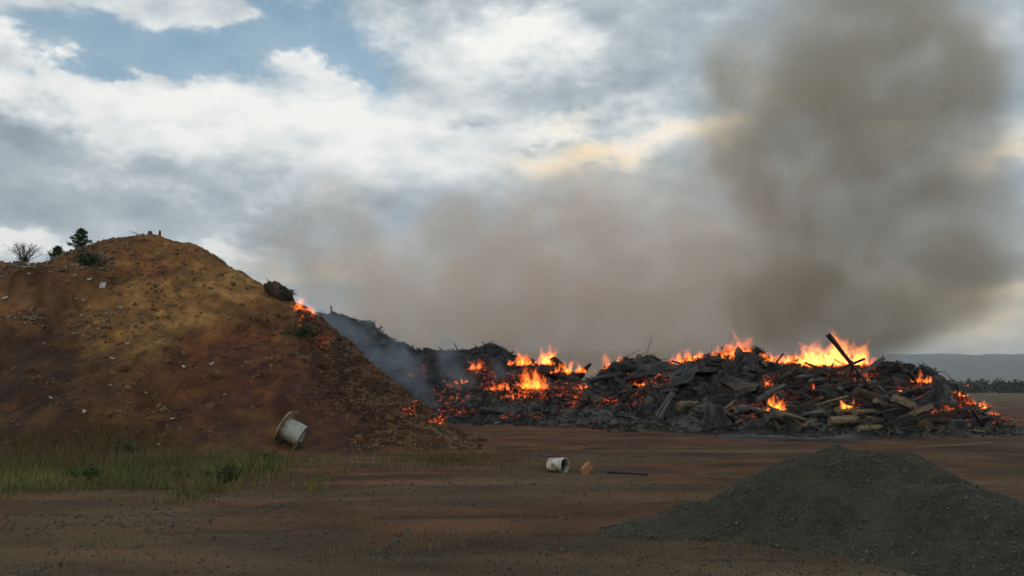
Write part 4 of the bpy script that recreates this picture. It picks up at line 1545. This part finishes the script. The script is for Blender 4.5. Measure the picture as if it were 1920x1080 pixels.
flame(554, 585, 24, 40, 9, 'flame', 'orange flame licking up beside the root clump on the mound crest', 29.0, 0.3)
flame(573, 603, 26, 40, 10, 'flame', 'orange flame streaming down the mound end below the root clump', 28.6, 0.2)
flame(590, 622, 14, 22, 5, 'flame', 'narrow flame trickling down the mound edge below the streaming flame', 28.1)
flame(610, 646, 16, 16, 4, 'flame_red', 'small red flame low on the mound end edge', 27.5)
flame(818, 796, 24, 14, 6, 'flame', 'small ground flame at the tip of the mound end', 25.6)
flame(769, 776, 10, 10, 3, 'flame', 'tiny flame on the chips of the mound end', 25.9)
flame(895, 692, 30, 22, 7, 'flame_red', 'slanting red flame in the smoke at the low end of the bank', None, -0.4)
flame(920, 653, 12, 14, 3, 'flame_red', 'small detached flame on the crest of the tall smoking heap', 50.2)
flame(978, 694, 44, 34, 12, 'flame', 'left flame of the twin flames near the black slab', None, 0.3, crest=True)
flame(1000, 728, 70, 42, 14, 'flame', 'ragged orange flame on the bank face below the twin flames')
flame(1028, 693, 34, 34, 10, 'flame_hot', 'bright yellow flame standing on the black slab', crest=True)
flame(1072, 708, 66, 26, 14, 'flame', 'low orange flame trailing away from the black slab', crest=True)
flame(940, 730, 60, 20, 10, 'flame_red', 'red glow flame spread on the ember slope')
flame(1150, 712, 30, 46, 8, 'flame', 'tall part of the isolated round flame on the crest', crest=True)
flame(1170, 718, 38, 36, 11, 'flame_hot', 'rounded bright part of the isolated flame', crest=True)
flame(1290, 692, 56, 28, 12, 'flame', 'first flame of the long crest flame, licking to one side', None, 0.5, crest=True)
flame(1335, 682, 74, 26, 14, 'flame', 'middle of the long crest flame', crest=True)
flame(1382, 678, 38, 56, 10, 'flame_red', 'reddish spire flame rising highest over the crest middle', None, 0.1, crest=True)
flame(1362, 682, 30, 20, 7, 'flame_hot', 'bright patch of flame beneath the reddish spire', crest=True)
flame(1425, 690, 70, 30, 14, 'flame', 'low wavy flame just past the reddish spire', crest=True)
flame(1490, 690, 80, 34, 14, 'flame', 'broad flame leading up to the tallest blaze', None, 0.4, crest=True)
flame(1535, 694, 70, 56, 16, 'flame_hot', 'near half of the tallest yellow blaze behind the leaning pole', None, 0.4, crest=True)
flame(1585, 694, 74, 62, 18, 'flame_hot', 'far half of the tallest yellow blaze behind the leaning pole', None, 0.1, crest=True)
flame(1625, 715, 26, 22, 6, 'flame', 'small flame at the foot of the leaning pole')
flame(1452, 768, 46, 32, 10, 'flame_hot', 'small hearth flame low in the timber')
flame(1585, 766, 26, 22, 7, 'flame_hot', 'small flame burning under the thick brown log')
flame(1440, 722, 14, 16, 4, 'flame_red', 'small red flame in a hollow of the timber')
for i, (fx, fh) in enumerate(((1268, 20), (1305, 18), (1400, 20), (1445, 18), (1468, 20), (1515, 26), (1610, 30))):
    flame(fx, float(np.interp(fx, [1268, 1330, 1400, 1460, 1540, 1610], [688, 680, 676, 688, 692, 694])), 46, fh, 7, 'flame' if i % 2 else 'flame_red',
          ['low curling flame at the start of the long crest flame', 'small ragged flame between the curl and the crest middle', 'ragged flame just past the reddish spire', 'low flame over the stout black log end',
           'low flame beside the grey branch stub', 'wavy flame at the near edge of the tallest blaze', 'flame fringe beside the leaning pole top'][i], None, 0.5, crest=True)
flame(1728, 716, 36, 22, 8, 'flame', 'flame on the shoulder past the level top beam')
flame(1792, 742, 44, 18, 9, 'flame_hot', 'slanting flame running down the tail of the bank', None, 0.5)
flame(1840, 764, 40, 18, 9, 'flame_hot', 'last low flame at the tail of the bank')
for i, (fx, fy, fw, fh, lab) in enumerate(((868, 718, 40, 14, 'low red flame among the coals beside the blue smoke'), (962, 745, 60, 14, 'low flame flickering along the ember slope foot'), (1095, 728, 40, 16, 'small flame between black slab and round flame'),
                                           (1205, 722, 30, 14, 'small red flame in the bank face past the round flame'), (1530, 730, 40, 16, 'small flame among planks below the tallest blaze'), (1690, 735, 30, 16, 'small flame between beams of the tall stack'),
                                           (1762, 738, 34, 16, 'flame creeping down from the shoulder towards the tail'), (1816, 756, 40, 14, 'low flame between the slanting and the last tail flames'), (1862, 776, 30, 10, 'faint flame at the very end of the tail'))):
    flame(fx, fy, fw, fh, 7, 'flame_red' if i % 3 else 'flame', lab)
flame(1817, 724, 12, 8, 3, 'flame_red', 'tiny detached flame beyond the tail of the bank', 37.5)


# ---------------------------------------------------------------- smoke
def smoke(name, blobs, material, res, noise_scale, erode, warp, edge, label, flat=1.0, grow=1.25):
    """a cloud whose density is a sum of soft puffs eaten into by noise; puffs are (px, py, depth, rx px, ry px, rz m, weight)"""
    pts = []
    for (px, py, dep, rx, ry, rz, w) in blobs:
        c = at(px, py, dep)
        u = dep / FPX
        pts.append((c, Vector((rx * u * grow, rz * grow, ry * u * grow)), w * 1.35))
    lo = Vector([min(c[i] - r[i] for c, r, w in pts) - 0.5 * warp for i in range(3)])
    hi = Vector([max(c[i] + r[i] for c, r, w in pts) + 0.5 * warp for i in range(3)])
    lo.z = max(lo.z, -0.4)
    t = bpy.data.node_groups.new(name, 'GeometryNodeTree')
    t.interface.new_socket('Geometry', in_out='OUTPUT', socket_type='NodeSocketGeometry')
    b = NB(t)
    out = b.node('NodeGroupOutput')
    pos = b.node('GeometryNodeInputPosition').outputs[0]
    wv = b.vm('SCALE', b.vm('SUBTRACT', b.noise(b.vm('ADD', pos, (3.3, 8.1, 1.7)), noise_scale * 0.55, 3.0, 0.55, color=True), (0.5, 0.5, 0.5)), warp)
    q = b.vm('ADD', pos, wv)
    tot = 0.0
    for c, r, w in pts:
        d = b.vm('LENGTH', b.vm('DIVIDE', b.vm('SUBTRACT', q, tuple(c)), tuple(r)))
        f = b.smooth(d, 1.0, 0.0, 0.0, w)
        tot = b.m('ADD', f, tot)
    n = b.noise(b.vm('MULTIPLY', b.vm('ADD', pos, b.vm('SCALE', wv, 0.5)), (1, 1, flat)), noise_scale, 5.0, 0.58)
    v = b.m('SUBTRACT', tot, b.m('MULTIPLY', b.m('SUBTRACT', n, 0.22), erode))
    v = b.smooth(v, 0.0, edge)
    n3 = b.noise(b.vm('ADD', q, (5.0, 2.0, 9.0)), noise_scale * 1.7, 4.0, 0.6)
    v = b.m('MULTIPLY', v, b.smooth(n3, 0.32, 0.68, 1.7, 0.30))
    vc = b.node('GeometryNodeVolumeCube')
    b.put(vc.inputs['Density'], v)
    vc.inputs['Min'].default_value = lo
    vc.inputs['Max'].default_value = hi
    size = hi - lo
    for ax, k in zip('XYZ', range(3)):
        vc.inputs['Resolution ' + ax].default_value = max(12, int(size[k] / res))
    sm = b.node('GeometryNodeSetMaterial')
    sm.inputs['Material'].default_value = material
    t.links.new(vc.outputs[0], sm.inputs[0])
    t.links.new(sm.outputs[0], out.inputs[0])
    me = bpy.data.meshes.new(name)
    o = add(name, me, material, kind='stuff', label=label)
    mod = o.modifiers.new('smoke', 'NODES')
    mod.node_group = t
    return o


def smoke_mat(name, color, density, absorb=None, aniso=0.2):
    def f(b, out, t):
        p = b.node('ShaderNodeVolumePrincipled')
        p.inputs['Color'].default_value = (*color, 1)
        p.inputs['Density'].default_value = density
        p.inputs['Anisotropy'].default_value = aniso
        t.links.new(p.outputs[0], out.inputs['Volume'])

    return mat(name, f)


def dp(x):
    return 64 - (x - 560) / 1300 * 17


pale = [(x, y, dp(x), rx, ry, rz, w) for (x, y, rx, ry, rz, w) in [
    (720, 560, 190, 150, 6, .8), (680, 420, 100, 150, 4, .5), (860, 560, 220, 180, 6, .9), (1000, 480, 240, 190, 6, .9), (1100, 560, 270, 180, 6, 1.0), (1220, 470, 190, 190, 6, .8), (1130, 350, 120, 100, 5, .45),
    (1280, 610, 290, 120, 6, 1.0), (590, 450, 140, 170, 4, .75), (490, 480, 150, 120, 4, .6), (640, 340, 90, 110, 3, .4), (1000, 650, 430, 90, 5, 1.1), (1380, 650, 280, 90, 5, 1.1), (720, 630, 250, 90, 5, 1.0), (1350, 520, 190, 170, 6, .8),
    (1340, 390, 150, 150, 5, .5), (1420, 480, 160, 170, 5, .6), (840, 430, 110, 90, 4, .35), (720, 320, 60, 80, 3, .25), (1000, 340, 90, 60, 4, .25), (1310, 300, 130, 120, 4, .45), (1290, 180, 110, 110, 4, .3), (1500, 560, 200, 150, 5, .6), (900, 450, 220, 140, 5, .5), (870, 370, 130, 90, 4, .4), (1040, 360, 130, 90, 4, .4)]]
dark = [(x, y, dp(x) - 1, rx, ry, rz, w) for (x, y, rx, ry, rz, w) in [
    (1540, 110, 290, 190, 6, .8), (1690, 70, 220, 170, 6, .8), (1480, 270, 230, 190, 6, .7), (1700, 300, 250, 260, 7, .9), (1560, 460, 270, 210, 6, .9), (1720, 520, 210, 140, 6, .8), (1600, 600, 260, 90, 5, .8), (1400, 580, 150, 150, 5, .6),
    (1830, 430, 110, 190, 5, .6), (1640, -60, 280, 140, 6, .7), (1790, 180, 130, 200, 5, .6), (1370, 170, 130, 150, 5, .45), (1370, 310, 120, 130, 5, .5), (1650, 560, 240, 110, 5, .5)]]
smoke('smoke', pale, smoke_mat('brown_smoke', (1.0, 0.905, 0.825), 0.23), 0.30, 0.15, 1.15, 4.4, 1.1, 'warm brown smoke billowing low behind the burning bank')
smoke('smoke', dark, smoke_mat('dark_smoke', (0.80, 0.75, 0.665), 0.32), 0.30, 0.15, 1.1, 4.6, 1.2, 'dark olive grey smoke column rising over the timber')
wisp = []
for (x0, y0, x1, y1, d0, d1, r0, r1, n, w) in ((835, 785, 735, 655, 42, 47, 16, 34, 8, .9), (800, 770, 640, 620, 42, 47, 14, 36, 8, .7), (740, 700, 590, 580, 44, 48, 26, 34, 7, .7), (1000, 780, 930, 690, 42, 46, 14, 26, 6, .5),
                                                (870, 740, 830, 640, 44, 47, 26, 38, 5, .6), (690, 620, 690, 600, 48, 48, 30, 30, 2, .5), (960, 740, 760, 690, 43, 45, 20, 40, 6, .5)):
    for i in range(n):
        t = i / max(1, n - 1)
        r = r0 + (r1 - r0) * t
        wisp.append((x0 + (x1 - x0) * t, y0 + (y1 - y0) * t, d0 + (d1 - d0) * t, r, r * 1.3, 1.0 + .8 * t, w))
smoke('smoke', wisp, smoke_mat('blue_smoke', (0.60, 0.70, 0.80), 0.17), 0.16, 0.7, 0.9, 0.9, 0.9, 'thin blue grey smoke drifting up the face of the tall heap')


# ---------------------------------------------------------------- haze over the plain
def build_haze():
    m = smoke_mat('air', (0.86, 0.90, 0.94), 0.00019, aniso=0.0)
    x0, x1, y0, y1, z0, z1 = -6500, 6500, -4000, 6500, -60.0, 330.0
    V = [(x, y, z) for z in (z0, z1) for y in (y0, y1) for x in (x0, x1)]
    F = [(0, 2, 3, 1), (4, 5, 7, 6), (0, 1, 5, 4), (2, 6, 7, 3), (0, 4, 6, 2), (1, 3, 7, 5)]
    add('haze', make_mesh('haze', V, F), m, kind='stuff', label='thin grey air fading the distant ridge')


build_haze()
